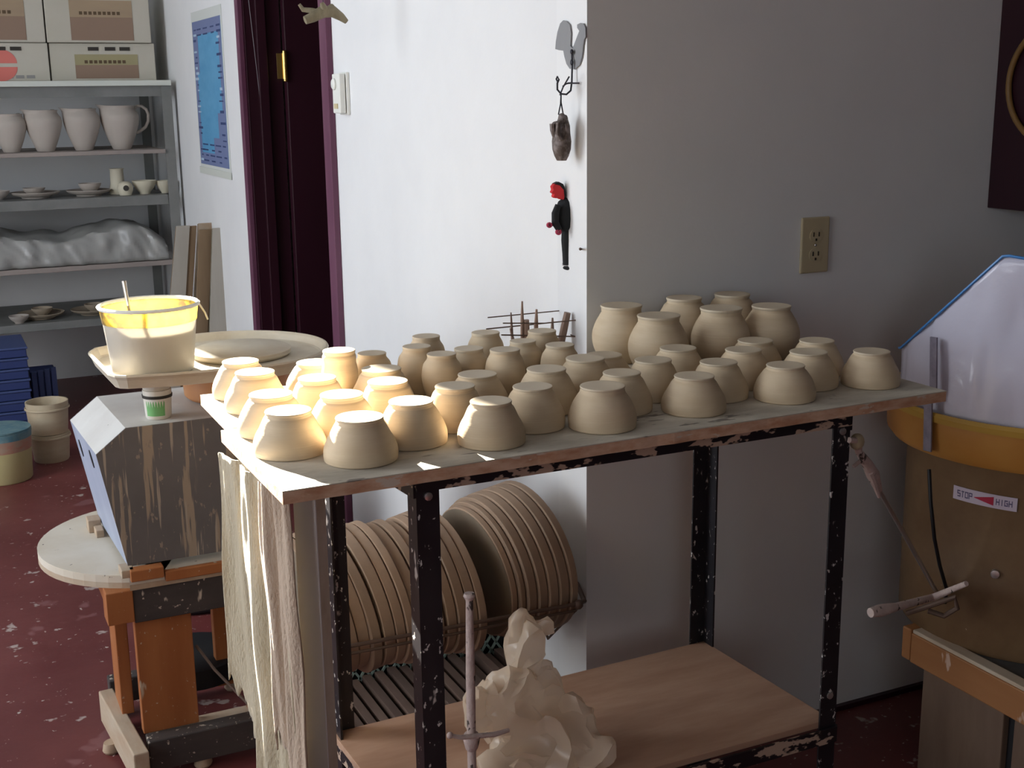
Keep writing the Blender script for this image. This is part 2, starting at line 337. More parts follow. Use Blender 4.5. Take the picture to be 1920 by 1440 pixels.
# door: jambs, casings and the leaf standing open into the next room
struct('trim_1', MB().box(XW-.02, XW, D0-.065, D0, 0, DH+.08), 'maroon_lit', bevel=.003)
struct('trim_2', MB().box(XW-.02, XW, D1-.005, D1+.035, 0, DH+.08), 'maroon_lit', bevel=.003)
struct('trim_3', MB().box(XW-.02, XW, D0, D1-.005, DH-.01, DH+.08), 'maroon_lit', bevel=.003)
struct('trim_4', MB().box(XW, XW+.13, D1-.02, D1, 0, DH).box(XW, XW+.13, D0, D0+.02, 0, DH).box(XW, XW+.13, D0+.02, D1-.02, DH-.02, DH).box(XW+.04, XW+.075, D1-.033, D1-.02, 0, DH-.02), 'maroon', bevel=.002)
door = thing('door_1', '', '', (XW+.14, D1-.02, 0)); del door['label']; del door['category']; door['kind'] = 'structure'
obj('door_leaf', MB().box(XW+.137, XW+.92, D1-.052, D1-.012, .01, DH-.03), 'maroon', door, bevel=.003)
for z in (1.505, .25):
    h = obj('hinge', MB().tube([(XW+.132, D1-.055, z-.048), (XW+.132, D1-.055, z+.048)], .0085, 12).box(XW+.104, XW+.130, D1-.054, D1-.047, z-.045, z+.045), 'brass', door)
    obj('hinge_pin', MB().ball((XW+.132, D1-.055, z+.051), .008, .008, .006, 10).ball((XW+.132, D1-.055, z-.051), .008, .008, .006, 10), 'brass', h)
struct('baseboard_right', MB().box(1.35, 3.4, YW-.012, YW, 0, .012), 'maroon')

# ------------------------------------------------------------------ metal table with ware boards
TZ = .908
T = thing('metal_table', 'black metal work table with clay flecks and a plywood lower shelf', 'table', (.93, 1.7, 0))
def angle_leg(x, y, sx, sy, z0, z1):
    w, t = .034, .0035
    return MB().box(min(x, x+sx*w), max(x, x+sx*w), min(y, y+sy*t), max(y, y+sy*t), z0, z1).box(min(x, x+sx*t), max(x, x+sx*t), min(y+sy*t, y+sy*w), max(y+sy*t, y+sy*w), z0, z1)
legs = [(.575, 1.53, 1, 1), (1.325, 1.53, -1, 1), (.545, 1.875, 1, -1), (1.302, 1.895, -1, -1)]
for x, y, sx, sy in legs:
    l = obj('leg', angle_leg(x, y, sx, sy, 0, TZ-.019), 'blackmetal', T)
    mb = MB()
    for k, z in enumerate((TZ-.045, .40, .33)):
        mb.lathe([(0, -.003), (.006, -.002), (.006, .001), (0, .003)], (x+sx*.017, y-sy*.003, z), 10, axis=(0, -1, 0))
    obj('bolt', mb, 'steel', l)
zr = TZ-.019
obj('top_rail', MB().box(.575, 1.325, 1.526, 1.530, zr-.018, zr).box(.575, 1.325, 1.530, 1.556, zr-.004, zr-.0005), 'blackmetal2', T)
obj('top_rail', MB().bar((.545, 1.877, zr-.014), (1.302, 1.897, zr-.014), .004, .026), 'blackmetal2', T)
obj('side_rail', MB().bar((.573, 1.53, zr-.014), (.543, 1.875, zr-.014), .004, .026), 'blackmetal2', T)
obj('side_rail', MB().bar((1.327, 1.53, zr-.014), (1.304, 1.895, zr-.014), .004, .026), 'blackmetal2', T)
SZ = .352
for a, b in (((.575, 1.527), (1.325, 1.527)), ((.545, 1.878), (1.302, 1.898)), ((.573, 1.53), (.543, 1.875)), ((1.327, 1.53), (1.304, 1.895))):
    obj('shelf_rail', MB().bar((*a, SZ-.026), (*b, SZ-.026), .004, .028), 'blackmetal2', T)
sh = obj('shelf_board', MB().prism([(.552, 1.534, SZ-.012), (1.318, 1.534, SZ-.012), (1.300, 1.892, SZ-.012), (.540, 1.872, SZ-.012)], (0, 0, .012)), 'ply', T, bevel=.001)
sh['label'] = 'thin reddish plywood lower shelf'
def ware_board(name, label, poly, th=.018):
    t = thing(name, label, 'board', (sum(p[0] for p in poly)/4, sum(p[1] for p in poly)/4, TZ-th))
    P = [(x, y, TZ-.0015) for x, y in poly]
    obj('board_surface', MB().prism(P, (0, 0, .0015)), 'board', t)
    # slightly ragged edge
    x0, x1 = poly[0][0], poly[1][0]; n = 40; bot = []
    fr = [(poly[0][0]+(poly[1][0]-poly[0][0])*k/n, poly[0][1]+(poly[1][1]-poly[0][1])*k/n+random.uniform(-.0012, .0012)) for k in range(n+1)]
    full = fr+[poly[2], poly[3]]
    obj('board_core', MB().prism([(x, y, TZ-th) for x, y in full], (0, 0, th-.0015)), 'board_edge', t)
    return t
ware_board('ware_board', 'front wooden ware board with rough orange edge under the front bowls', [(.384, 1.505), (1.516, 1.520), (1.512, 1.852), (.381, 1.842)])
ware_board('ware_board', 'rear wooden ware board behind the front one, nearer the wall', [(.401, 1.850), (1.49, 1.858), (1.49, 2.068), (.402, 2.09)])

# ------------------------------------------------------------------ the pots
def pot_mesh(kind, h, rf, Rm):
    b, f = MB(), MB()
    if kind == 'W':
        sh_ = random.uniform(-.03, .03)
        pr = [(Rm*.975-.004, .0), (Rm*.975, .0008), (Rm*.99, .004), (Rm*1.0, h*.16), (Rm*(.985+sh_*.2), h*.30), (Rm*(.915+sh_*.5), h*.47), (Rm*(.83+sh_), h*.61), (max(rf*1.05, Rm*(.745+sh_*.5)), h*.74), (max(rf*1.0, Rm*.67), h*.84), (rf*.965, h*.90), (rf*.97, h*.94)]
    elif kind == 'T':
        pr = [(Rm*.70, 0), (Rm*.74, .001), (Rm*.80, h*.10), (Rm*.92, h*.28), (Rm, h*.48), (Rm*.985, h*.62), (Rm*.91, h*.77), (rf*1.04, h*.87), (rf*.98, h*.92), (rf*.98, h*.94)]
    else:
        pr = [(Rm*.68, 0), (Rm*.72, .0015), (Rm*.84, h*.12), (Rm*.96, h*.28), (Rm, h*.42), (Rm*.98, h*.54), (Rm*.90, h*.67), (Rm*.79, h*.78), (max(rf*.95, Rm*.69), h*.87), (rf*.90, h*.925), (rf*.95, h*.955)]
    # smooth the profile
    def cr(p):
        out = []
        for i in range(len(p)-1):
            a, b_, c_, d = p[max(i-1, 0)], p[i], p[i+1], p[min(i+2, len(p)-1)]
            for s_ in range(3):
                t = s_/3; out.append(tuple(.5*((2*b_[j])+(-a[j]+c_[j])*t+(2*a[j]-5*b_[j]+4*c_[j]-d[j])*t*t+(-a[j]+3*b_[j]-3*c_[j]+d[j])*t**3) for j in (0, 1)))
        out.append(p[-1]); return out
    b.lathe(cr(pr), (0, 0, 0), 56)
    z1 = pr[-1][1]
    f.lathe([(rf*.96, z1-.001), (rf*.985, z1+.0008), (rf, h-.0016), (rf*.985, h-.0003), (rf*.94, h), (rf*.80, h-.0004), (.004, h-.0008), (0, h-.0009)], (0, 0, 0), 56)
    return b, f
POTS = '''W 540 768 .0615 .443 1.678 90|wide upturned bowl at the front left corner of the boards, first of the front row
W 674 780 .0612 .521 1.597 94|wide upturned bowl nearest the camera, second of the front row, foot in full sun
W 920 750 .0627 .716 1.589 82|upturned bowl third in the front row, one small patch of sun on its left shoulder
W 1130 722 .0635 .901 1.592 88|upturned bowl fourth in the front row, at the middle of the front edge
W 1302 703 .0570 1.075 1.608 78|low upturned bowl fifth in the front row
W 1473 683 .0562 1.250 1.606 74|low upturned bowl sixth in the front row, above the right front table leg
W 1635 657 .0580 1.440 1.619 70|low upturned bowl standing last at the right end of the board
W 450 675 .0600 .465 2.052 70|sunlit upturned bowl farthest back along the left end of the boards
W 477 696 .0614 .464 1.951 76|sunlit upturned bowl second from the back along the left end of the boards
W 508 737 .0600 .449 1.795 84|sunlit upturned bowl directly behind the front left corner bowl
W 589 678 .0505 .585 2.026 70|sunlit upturned bowl in the rear row, half hidden beside the leftmost tall cup
W 594 707 .0600 .542 1.867 74|sunlit upturned bowl in the second file from the left, behind another sunlit bowl
W 640 738 .0653 .535 1.720 84|sunlit upturned bowl just behind and between the two leftmost front bowls
W 770 750 .0624 .615 1.645 87|upturned bowl with sunlit foot, right behind the nearest bowl
W 726 713 .0657 .624 1.768 78|upturned bowl with sunlit foot, below the shaded bowl and cups at rear left
W 714 689 .0641 .648 1.864 77|upturned bowl with a shaded foot and sunlit left side at rear left
W 853 722 .0635 .706 1.698 78|upturned bowl in shade behind and left of the third front bowl
W 895 700 .0588 .777 1.775 76|low upturned bowl below the tall shaded cups, third row from the front
W 1024 690 .0675 .873 1.722 77|tall wide bowl in shade behind the bowl that stands between third and fourth front bowls
W 998 723 .0632 .808 1.640 78|upturned bowl between the third and fourth front bowls, slightly behind them
W 1098 670 .0670 .967 1.766 76|tall upturned bowl left of the big vases, overlapping the low bowl behind it
W 1133 664 .0500 1.047 1.845 70|low upturned bowl mostly hidden, just in front of the leftmost big vase
W 1166 697 .0620 .976 1.663 74|upturned bowl behind and right of the fourth front bowl
W 1225 673 .0631 1.067 1.717 72|upturned bowl below the second big vase, third row from the front
W 1271 651 .0637 1.154 1.777 71|upturned bowl right in front of the gap between the second and third front vases
W 1347 677 .0598 1.160 1.665 73|upturned bowl behind and between the fifth and sixth front bowls
W 1394 654 .0622 1.247 1.718 70|upturned bowl in front of the right hand big vases, nearer of an overlapping pair
W 1416 637 .0588 1.323 1.788 68|upturned bowl touching the rightmost big vase, farther of an overlapping pair
W 1516 658 .0595 1.340 1.661 73|upturned bowl behind and right of the sixth front bowl
W 1532 637 .0591 1.416 1.734 67|upturned bowl farthest back at the right end, against the dark wall
T 637 656 .0846 .603 1.942 63|straight sided tall cup in front of the dark door, leftmost of the cups
T 695 662 .0680 .669 1.970 56|upturned rounded cup against the white wall beside the maroon door trim
T 781 648 .0802 .735 1.931 55|tall rounded cup in the group of three left of centre, with one cup behind it
T 799 629 .0820 .779 1.999 54|tall cup at the back against the white wall, left one of the rearmost three
T 828 662 .0787 .751 1.860 57|tall rounded cup nearest the camera among the cups, standing in front of the left group
T 879 652 .0750 .815 1.896 57|upturned cup between the two nearest rounded cups
T 910 622 .0820 .884 1.980 55|tall cup at the back against the white wall, middle one of the rearmost three
T 947 654 .0820 .850 1.827 59|tall rounded cup in front of the tool rack, right one of the nearest two
T 980 638 .0746 .924 1.912 51|upturned cup half hidden behind the right nearest cup
T 1017 619 .0799 .983 1.955 55|tall cup at the back directly below the tool rack sticks
T 1050 645 .0745 .965 1.852 56|upturned cup rightmost of the cups, beside the leftmost big vase
L 1165 571 .1052 1.167 1.992 81|big round upturned vase beside the wall corner, leftmost of the six
L 1235 590 .1019 1.180 1.882 84|big round upturned vase in front, second from the left of the six
L 1283 557 .1060 1.313 2.004 69|big upturned vase at the back, half hidden, left of the rearmost pair
L 1352 576 .1020 1.321 1.892 82|big round upturned vase in front, middle of the three front vases
L 1373 550 .1044 1.424 2.004 69|big upturned vase at the back whose foot stands highest of all
L 1444 572 .0980 1.429 1.885 76|big round upturned vase rightmost of the six'''
GR = {'W': ('bowl', 'upturned bowls drying on the boards', .0518), 'T': ('cup', 'upturned cups drying at the back left of the boards', .0352), 'L': ('vase', 'big upturned vases at the back right of the boards', .0545)}
NM = {'W': 'clay_bowl', 'T': 'clay_cup', 'L': 'clay_vase'}
for line in POTS.split('\n'):
    a, lab = line.split('|'); k, px, py, h, x, y, w = a.split(); h, x, y, w = float(h), float(x), float(y), float(w)
    P = onz(int(px), int(py), TZ+h); dep = (P-CP).dot(fwd); rf = w/2*dep/F*.97
    cat, grp, Rm = GR[k]
    if k == 'W': Rm = min(Rm, max(.049, rf*1.62))
    if k == 'T': Rm = max(Rm*.95, rf*1.25)
    if px == '637': Rm = rf*1.12
    t = thing(NM[k], lab, cat, (x, y, TZ), grp)
    b, f = pot_mesh(k, h, rf, Rm)
    an = random.uniform(0, 6); tilt = random.uniform(0, .012)
    for mb, nm, mt in ((b, 'body', 'clay'), (f, 'foot', 'clay_foot')):
        m_ = Matrix.Rotation(an, 4, 'Z'); mb.v = [m_ @ p + Vector((x, y, TZ)) for p in mb.v]
        obj(nm, mb, mt, t)

# ------------------------------------------------------------------ kick wheel on the left
W_ = thing('pottery_wheel', 'old wooden pottery wheel with grey clay dripped motor housing and round ended seat board', 'pottery wheel', (.42, 2.6, 0))
YF, YR = 2.51, 2.84
pts = [ony(240, 1058, YF), ony(180, 853, YF), ony(235, 797, YF)]
P3 = [(pts[0].x, YF, .468), (pts[1].x, YF, pts[1].z), (pts[2].x, YF, .758), (.62, YF, .758), (.62, YF, .468)]
dx = -.012
Pb = [(x+dx, YR, z-(.004 if z > .5 else 0)) for x, y, z in P3]
n = 5
housing = MB().add(P3, [(4, 3, 2, 1, 0)])
obj('housing_front', MB().prism(P3, (0, .004, 0)), 'drip', W_).__setitem__('label', 'dark grey housing front streaked with clay drips')
mb = MB(); A = [Vector(p)+Vector((0, .004, 0)) for p in P3]; B = [Vector(p) for p in Pb]
hs = MB().add([A[1], A[2], A[3], B[1], B[2], B[3]], [(0, 1, 4, 3), (1, 2, 5, 4)])
obj('housing_top', MB().add([A[1], A[2], A[3], B[1], B[2], B[3]]+[p-Vector((-.002, 0, .003)) for p in (A[1], A[2], A[3], B[1], B[2], B[3])], [(0, 1, 4, 3), (1, 2, 5, 4), (6, 9, 10, 7), (7, 10, 11, 8), (0, 6, 7, 1), (1, 7, 8, 2), (3, 4, 10, 9), (4, 5, 11, 10)]), 'drip_pale', W_)
hl = obj('housing_side', MB().add([A[0], A[1], B[1], B[0], A[0]+Vector((.003, 0, 0)), A[1]+Vector((.003, 0, 0)), B[1]+Vector((.003, 0, 0)), B[0]+Vector((.003, 0, 0))], [(0, 1, 2, 3), (7, 6, 5, 4), (0, 4, 5, 1), (1, 5, 6, 2), (2, 6, 7, 3), (3, 7, 4, 0)]), 'side_lit_metal', W_)
obj('housing_back', MB().prism(Pb, (0, .004, 0)), 'drip', W_)
def side_pt(u, v):  # u: depth 0..1, v: height 0..1
    a = A[0].lerp(A[1], v); b = B[0].lerp(B[1], v); return a.lerp(b, u)
for u, v in ((.30, .86), (.78, .80)):
    c = side_pt(u, v); d1 = (B[0]-A[0]).normalized(); d2 = (A[1]-A[0]).normalized(); nrm = d1.cross(d2).normalized()
    if nrm.x > 0: nrm = -nrm
    poly = [c+nrm*.0015+d1*(.010*math.cos(a))+d2*(.020*math.sin(a)) for a in [2*math.pi*k/14 for k in range(14)]]
    obj('vent_hole', MB().prism(poly, nrm*-.004), 'black', hl)
# seat board (round left end)
cx, cy, rb = .405, 2.73, .248
poly = [(cx+rb*math.cos(a), cy+rb*math.sin(a)) for a in [R(90)+R(180)*k/28 for k in range(29)]]
poly = poly[:-1]+[(cx-.05, cy-rb+.006), (.31, 2.484), (.60, 2.484), (.60, 2.978)]
obj('seat_board', MB().prism([(x, y, .437) for x, y in poly], (0, 0, .016)), 'seat', W_, bevel=.002)
obj('seat_edge', MB().prism([(x, y, .425) for x, y in poly], (0, 0, .012)), 'pale_wood', W_)
obj('front_cleat', MB().obox((.345, 2.487, .458), .033, .014, .012).obox((.49, 2.482, .446), .11, .007, .011), 'orange_wood', W_, bevel=.002)
obj('clamp_block', MB().box(.272, .300, 2.80, 2.84, .453, .482).box(.283, .300, 2.76, 2.80, .453, .470), 'pale_wood', W_, bevel=.002)
obj('clamp_block', MB().box(.296, .322, 2.484, 2.53, .453, .470), 'pale_wood', W_, bevel=.002)
obj('apron', MB().box(.315, .60, 2.492, 2.512, .350, .425), 'dark_wood', W_, bevel=.002)
obj('side_apron', MB().box(.262, .315, 2.488, 2.545, .355, .425), 'orange_wood', W_, bevel=.002)
obj('side_apron', MB().box(.268, .290, 2.545, 2.92, .37, .425), 'orange_wood', W_, bevel=.002)
l1 = obj('leg', MB().box(.316, .432, 2.513, 2.540, .09, .352), 'orange_wood', W_, bevel=.002); l1['label'] = 'wide orange front leg board'
obj('leg', MB().box(.288, .314, 2.62, 2.72, .09, .425), 'orange_wood', W_, bevel=.002)
obj('leg', MB().box(.505, .60, 2.66, 2.688, .09, .425), 'orange_wood', W_, bevel=.002)
obj('leg', MB().box(.54, .60, 2.513, 2.54, .09, .352), 'orange_wood', W_, bevel=.002)
obj('base_beam', MB().box(.318, .60, 2.47, 2.512, .022, .092), 'dark_wood', W_, bevel=.003)
obj('base_beam_cap', MB().box(.330, .60, 2.512, 2.545, .06, .090), 'pale_wood', W_, bevel=.002)
mb = MB().bar((.297, 2.43, .055), (.272, 2.76, .055), .032, .075); obj('base_side_beam', mb, 'pale_wood', W_, bevel=.003)
obj('base_back_beam', MB().box(.285, .60, 2.80, 2.84, .03, .09), 'dark_wood', W_, bevel=.003)
for x, y in ((.312, 2.455), (.43, 2.49), (.262, 2.64), (.57, 2.49), (.57, 2.82), (.29, 2.80)):
    obj('foot_block', MB().lathe([(.016, 0), (.020, .006), (.016, .024), (.0, .024)], (x, y, 0), 12, wob=.08), 'pale_wood', W_)
obj('flywheel', MB().lathe([(.0, .10), (.10, .10), (.11, .105), (.11, .15), (.10, .155), (.0, .155)], (.47, 2.74, 0), 40), 'black', W_)
obj('wheel_shaft', MB().tube([(.60, 2.63, .74), (.60, 2.63, .758)], .02, 14), 'steel', W_)
obj('power_cord', MB().tube([(.44, 2.53, .26), (.47, 2.50, .21), (.52, 2.44, .15), (.55, 2.40, .10), (.58, 2.38, .05), (.60, 2.36, .006)], .0032, 8), 'wire', W_)
# splash pan
cxp, cyp, rp = .572, 2.625, .205
def arc(a0_, a1_, n_): return [(cxp+rp*math.cos(R(a0_+(a1_-a0_)*k/n_)), cyp+rp*math.sin(R(a0_+(a1_-a0_)*k/n_))) for k in range(n_+1)]
out = [(.3035, 2.735), (.302, 2.715), (.3105, 2.490), (.318, 2.470), (.335, 2.457), (.42, 2.437)]+arc(-110, 105, 44)+[(.44, 2.815), (.350, 2.788), (.320, 2.772)]
def offs(pl, d):
    n_ = len(pl); o_ = []
    for k in range(n_):
        p_, q_ = Vector((*pl[k-1], 0)), Vector((*pl[(k+1) % n_], 0)); t_ = (q_-p_).normalized(); o_.append((pl[k][0]+t_.y*d, pl[k][1]-t_.x*d))
    return o_
loops = [(-.014, .858), (-.009, .860), (-.004, .872), (0, .8765), (.004, .8765), (.006, .873), (.001, .866), (-.006, .848)]
mb = MB(); vs = []; n_ = len(out)
for d_o, z_o in loops: vs += [(x_, y_, z_o) for x_, y_ in offs(out, d_o)]
fs = [(i_*n_+k, i_*n_+(k+1) % n_, (i_+1)*n_+(k+1) % n_, (i_+1)*n_+k) for i_ in range(len(loops)-1) for k in range(n_)]+[tuple(range(n_)), tuple(range((len(loops)-1)*n_, len(loops)*n_))[::-1]]
pan = obj('splash_pan', mb.add(vs, fs, False), 'pan_in', W_)
pan['label'] = 'wide splash pan coated in cream slip, round at the right, cornered at the left'
obj('pan_base', MB().lathe([(0, .759), (.112, .759), (.118, .765), (.124, .847), (0, .847)], (.605, 2.70, 0), 48), 'tan_side', W_)
obj('pan_trim', MB().lathe([(0, .8590), (.10, .8590), (.105, .864), (.105, .872), (.10, .875), (0, .875)], (.60, 2.63, 0), 40), 'pan_in', W_).name = 'wheel_head'
# bucket
bx, by, bz = .402, 2.555, .8595
B_ = thing('bucket', 'translucent white plastic bucket with rim painted with yellow sun glow and a spoon, on the wheel tray', 'bucket', (bx, by, bz))
r0, r1, hb = .080, .0945, .138
def br(z): return r0+(r1-r0)*z/hb
bk = obj('bucket_wall', MB().lathe([(0, .0), (br(0)-.004, 0), (br(0), .004), (br(.104), .104), (br(.104)-.0018, .104), (br(.004)-.0018, .005), (0, .004)], (bx, by, bz), 56), 'bucket', B_)
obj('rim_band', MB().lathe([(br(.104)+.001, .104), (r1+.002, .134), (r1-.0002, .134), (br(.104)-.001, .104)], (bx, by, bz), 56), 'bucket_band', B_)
obj('rim', MB().lathe([(r1-.001, .133), (r1+.005, .133), (r1+.006, .137), (r1+.002, .140), (r1-.001, .138)], (bx, by, bz), 56), 'offwhite', B_)
obj('slip', MB().lathe([(0, .086), (br(.086)-.003, .086)], (bx, by, bz), 48), 'cream2', B_)
hp = [(bx+r1+.004, by+.0, bz+.132), (bx+r1+.006, by-.004, bz+.128), (bx+r1+.014, by-.012, bz+.112), (bx+r1+.018, by-.016, bz+.098)]
obj('bail_handle', MB().tube(hp, .002, 8), 'offwhite', B_)
obj('spoon_handle', MB().tube([onz(246, 600, bz+.10)+Vector((0, 0, -.0)), ony(240, 572, 2.56), ony(232, 527, 2.57)], [.003, .0035, .0048], 8), 'steel', B_)
# small green printed tub + white dish on the housing
tx, ty = .407, 2.60
G_ = thing('plastic_tub', 'small white plastic tub with a green label, on the motor housing under the tray', 'tub', (tx, ty-.03, .758))
obj('tub_wall', MB().lathe([(0, 0), (.024, 0), (.026, .004), (.029, .060), (0, .060)], (tx, ty-.03, .758), 32), 'white_plastic', G_)
obj('label_print', MB().lathe([(.0264, .008), (.0278, .040), (.0268, .040), (.0254, .008)], (tx, ty-.03, .758), 20, R(205), R(290)), 'green_label', G_)
obj('tub_band', MB().lathe([(.0300, .044), (.0305, .050), (.029, .050)], (tx, ty-.03, .758), 32), 'slot', G_)
D_ = thing('dish', 'shallow white dish wedged between the small tub and the wheel tray', 'dish', (tx, ty-.03, .818))
obj('dish_body', MB().lathe([(0, 0), (.026, 0), (.030, .006), (.046, .024), (.050, .0305), (.044, .0305), (.028, .010), (0, .008)], (tx, ty-.03, .8185), 36), 'white_plastic', D_)
# dark round hollow form behind the wheel
tag(obj('dark_round_form', MB().lathe([(0, 0), (.15, 0), (.16, .01), (.19, .43), (.18, .44), (.175, .43), (.15, .02), (0, .02)], (.62, 3.45, 0), 36), 'black'), 'dark round hollow form on the floor behind the wheel', 'bin')

# ------------------------------------------------------------------ towel, panel, bats and things below the boards
def towel_sheet(a, b, z1, zb, folds, amp, ph, seed, n=72, m=50, flare=.0, shift=0):
    a, b = Vector((*a, 0)), Vector((*b, 0)); d = b-a; nn = Vector((-d.y, d.x, 0)).normalized(); mb = MB(); vs = []; fs = []
    for j in range(m+1):
        for i in range(n+1):
            u = i/n; ze = zb(u); z = z1+(ze-z1)*j/m; q = (z1-z)
            w = 1+flare*q; um = .5+(u-.5)*w + shift*q
            off = amp*(.5+q*1.1)*math.sin(folds*2*math.pi*u+ph+1.4*math.sin(q*3+seed))+.3*amp*math.sin(folds*5.1*u+seed+q*5)
            off += .007*noise.noise(Vector((u*6, q*6, seed)))
            um += .012*noise.noise(Vector((u*3, q*5, seed+9)))
            vs.append(a+d*um+nn*off+Vector((0, 0, z)))
    for j in range(m):
        for i in range(n): k = j*(n+1)+i; fs.append((k, k+1, k+n+2, k+n+1))
    return mb.add(vs, fs, True)
def solid(o, th=.003):
    s = o.modifiers.new('thick', 'SOLIDIFY'); s.thickness = th; s.offset = 0; return o
TW = thing('towel', 'torn beige cotton towel hanging from the left end of the boards', 'towel', (.42, 1.66, .10))
def hem(base, amp, seed): return lambda u: base+amp*noise.noise(Vector((u*9, seed, 0)))+.012*noise.noise(Vector((u*60, seed, 2)))
solid(obj('towel_back_fold', towel_sheet((.366, 1.80), (.400, 1.70), TZ-.022, lambda u: .52-.12*u+.03*noise.noise(Vector((u*14, 1, 0))), 1.5, .006, .5, 3.3, flare=.2), 'towel', TW))
solid(obj('towel_main_fold', towel_sheet((.376, 1.72), (.410, 1.59), TZ-.022, hem(.12, .02, 4), 2.6, .007, 0, 1.7, flare=.10, shift=.14), 'towel', TW))
tp = solid(obj('towel_front_fold', towel_sheet((.385, 1.64), (.407, 1.57), TZ-.022, lambda u: .52-.22*abs(u-.2)+.015*noise.noise(Vector((u*12, 7, 0))), 1.8, .005, 2, 6.1, flare=.22, shift=.22), 'towel_pink', TW)); tp['label'] = 'pinkish front fold of the towel'
PN = thing('leaning_panel', 'narrow white painted panel with raw wood edge standing upright beside the towel', 'panel', (.455, 1.63, 0))
pa = .0
obj('painted_face', MB().box(.4475, .4490, 1.582, 1.645, 0, TZ-.02).rot(R(12.5), (.4475, 1.582, 0)), 'panel_white', PN)
obj('panel_core', MB().box(.4492, .4635, 1.582, 1.645, 0, TZ-.02).rot(R(12.5), (.4475, 1.582, 0)), 'raw_edge', PN)

# bat rack
RK = thing('bat_rack', 'rusty wire rack fixed to the white wall holding round throwing bats', 'rack', (.88, 2.15, .33))
railz = .430
obj('front_rail', MB().tube([(.56, 2.012, railz+.006), (1.085, 2.012, railz-.004)], .004, 8), 'wire', RK)
obj('front_rail', MB().tube([(.56, 2.018, railz-.012), (1.085, 2.018, railz-.020)], .003, 8), 'wire', RK)
obj('back_rail', MB().tube([(.56, 2.325, railz+.0), (XW-.002, 2.325, railz-.0)], .004, 8), 'wire', RK)
obj('rail_end', MB().tube([(1.085, 2.012, railz-.004), (1.11, 2.03, railz-.01), (XW-.001, 2.06+.06, railz-.01)], .005, 8).ball((1.087, 2.012, railz-.006), .010, .009, .010, 10), 'wire', RK)
obj('cross_wire', MB().tube([(.57, 2.018, railz-.018), (.57, 2.17, .285), (.57, 2.325, railz-.01)], .003, 8), 'wire', RK)
obj('cross_wire', MB().tube([(1.10, 2.03, railz-.018), (1.10, 2.17, .285), (1.10, 2.325, railz-.01)], .003, 8), 'wire', RK)
def bat(x, th, r, lean, yaw_, cz, label, grp, face=False, cy=2.17):
    ax = Vector((math.cos(lean)*math.cos(yaw_), math.cos(lean)*math.sin(yaw_), math.sin(lean)))
    c = Vector((x, cy, cz))
    prof = [(0, 0), (r-.0015, 0), (r, .0015), (r, th-.0015), (r-.0015, th), (0, th)]
    o = obj('throwing_bat', MB().lathe(prof, c, 52, axis=ax), 'bat', loc=(x, cy, cz-r))
    if face:
        f = obj('bat_face', MB().lathe([(0, -.0008), (r-.003, -.0008), (r-.003, .0), (0, 0)], c, 52, axis=ax), 'bat_face', o)
    tag(o, label, 'bat', grp); return o
ORD = 'first second third fourth fifth sixth seventh eighth ninth tenth eleventh twelfth thirteenth fourteenth'.split()
x = .585; k = 0; random.seed(3)
nl = 14
for k in range(nl):
    th = random.choice([.016, .019, .022]); r = .143+random.uniform(-.005, .006); lean = R(12)-R(4)*k/nl; 
    lab = 'round clay stained bat, %s from the left in the left stack' % ORD[k]
    if k == nl-1: lab = 'last bat of the left stack, next to the gap and the pale pipe'
    bat(x, th, r, lean, R(5), .455+random.uniform(-.004, .004), lab, 'round bats in the left stack of the wire rack', face=(k == 0)); x += th+.0022
    if k in (3, 9): x += .003
x = .935; nr = 7
rs = [.140, .147, .153, .156, .158, .160, .162]
for k in range(nr):
    th = [.013, .011, .019, .019, .020, .020, .016][k]
    lab = 'round clay stained bat, %s from the left in the right stack' % ORD[k]
    if k == 0: lab = 'grey brown bat with its whole round face showing, first of the right stack'
    if k == nr-1: lab = 'largest bat, last of the right stack beside the wall corner'
    bat(x, th, rs[k]-.004, R(8), R(9), .462+.0022*k, lab, 'round bats in the right stack of the wire rack', face=(k == 0), cy=2.175); x += th+.0022
# perforated crate and boards in the dark under the rack
CR = thing('lattice_crate', 'pale green plastic lattice crate in shadow on the floor behind the table', 'crate', (.84, 2.46, 0))
mb = MB()
for k in range(19):
    xk = .64+.0245*k
    mb.bar((xk, 2.45, .125), (xk+.05, 2.45, .20), .005, .004, (0, 1, 0)).bar((xk+.05, 2.45, .125), (xk, 2.45, .20), .005, .004, (0, 1, 0))
g = obj('lattice', mb, 'green', CR); g['kind'] = 'stuff'
obj('crate_rim', MB().box(.63, 1.13, 2.445, 2.455, .198, .210).box(.63, 1.13, 2.445, 2.455, 0, .125), 'light_box', CR)
obj('crate_body', MB().box(.63, 1.13, 2.456, 2.60, 0, .19), 'black', CR)
SL = thing('board_stack', 'row of dark brown boards standing on edge under the table', 'boards', (.8, 2.2, 0))
for k in range(17):
    xk = .63+.029*k
    hz = .155+random.uniform(-.012, .012)
    obj('board', MB().box(xk, xk+.019, 1.98+random.uniform(-.02, .02), 2.435, 0, hz), 'shade_wood', SL, bevel=.001)
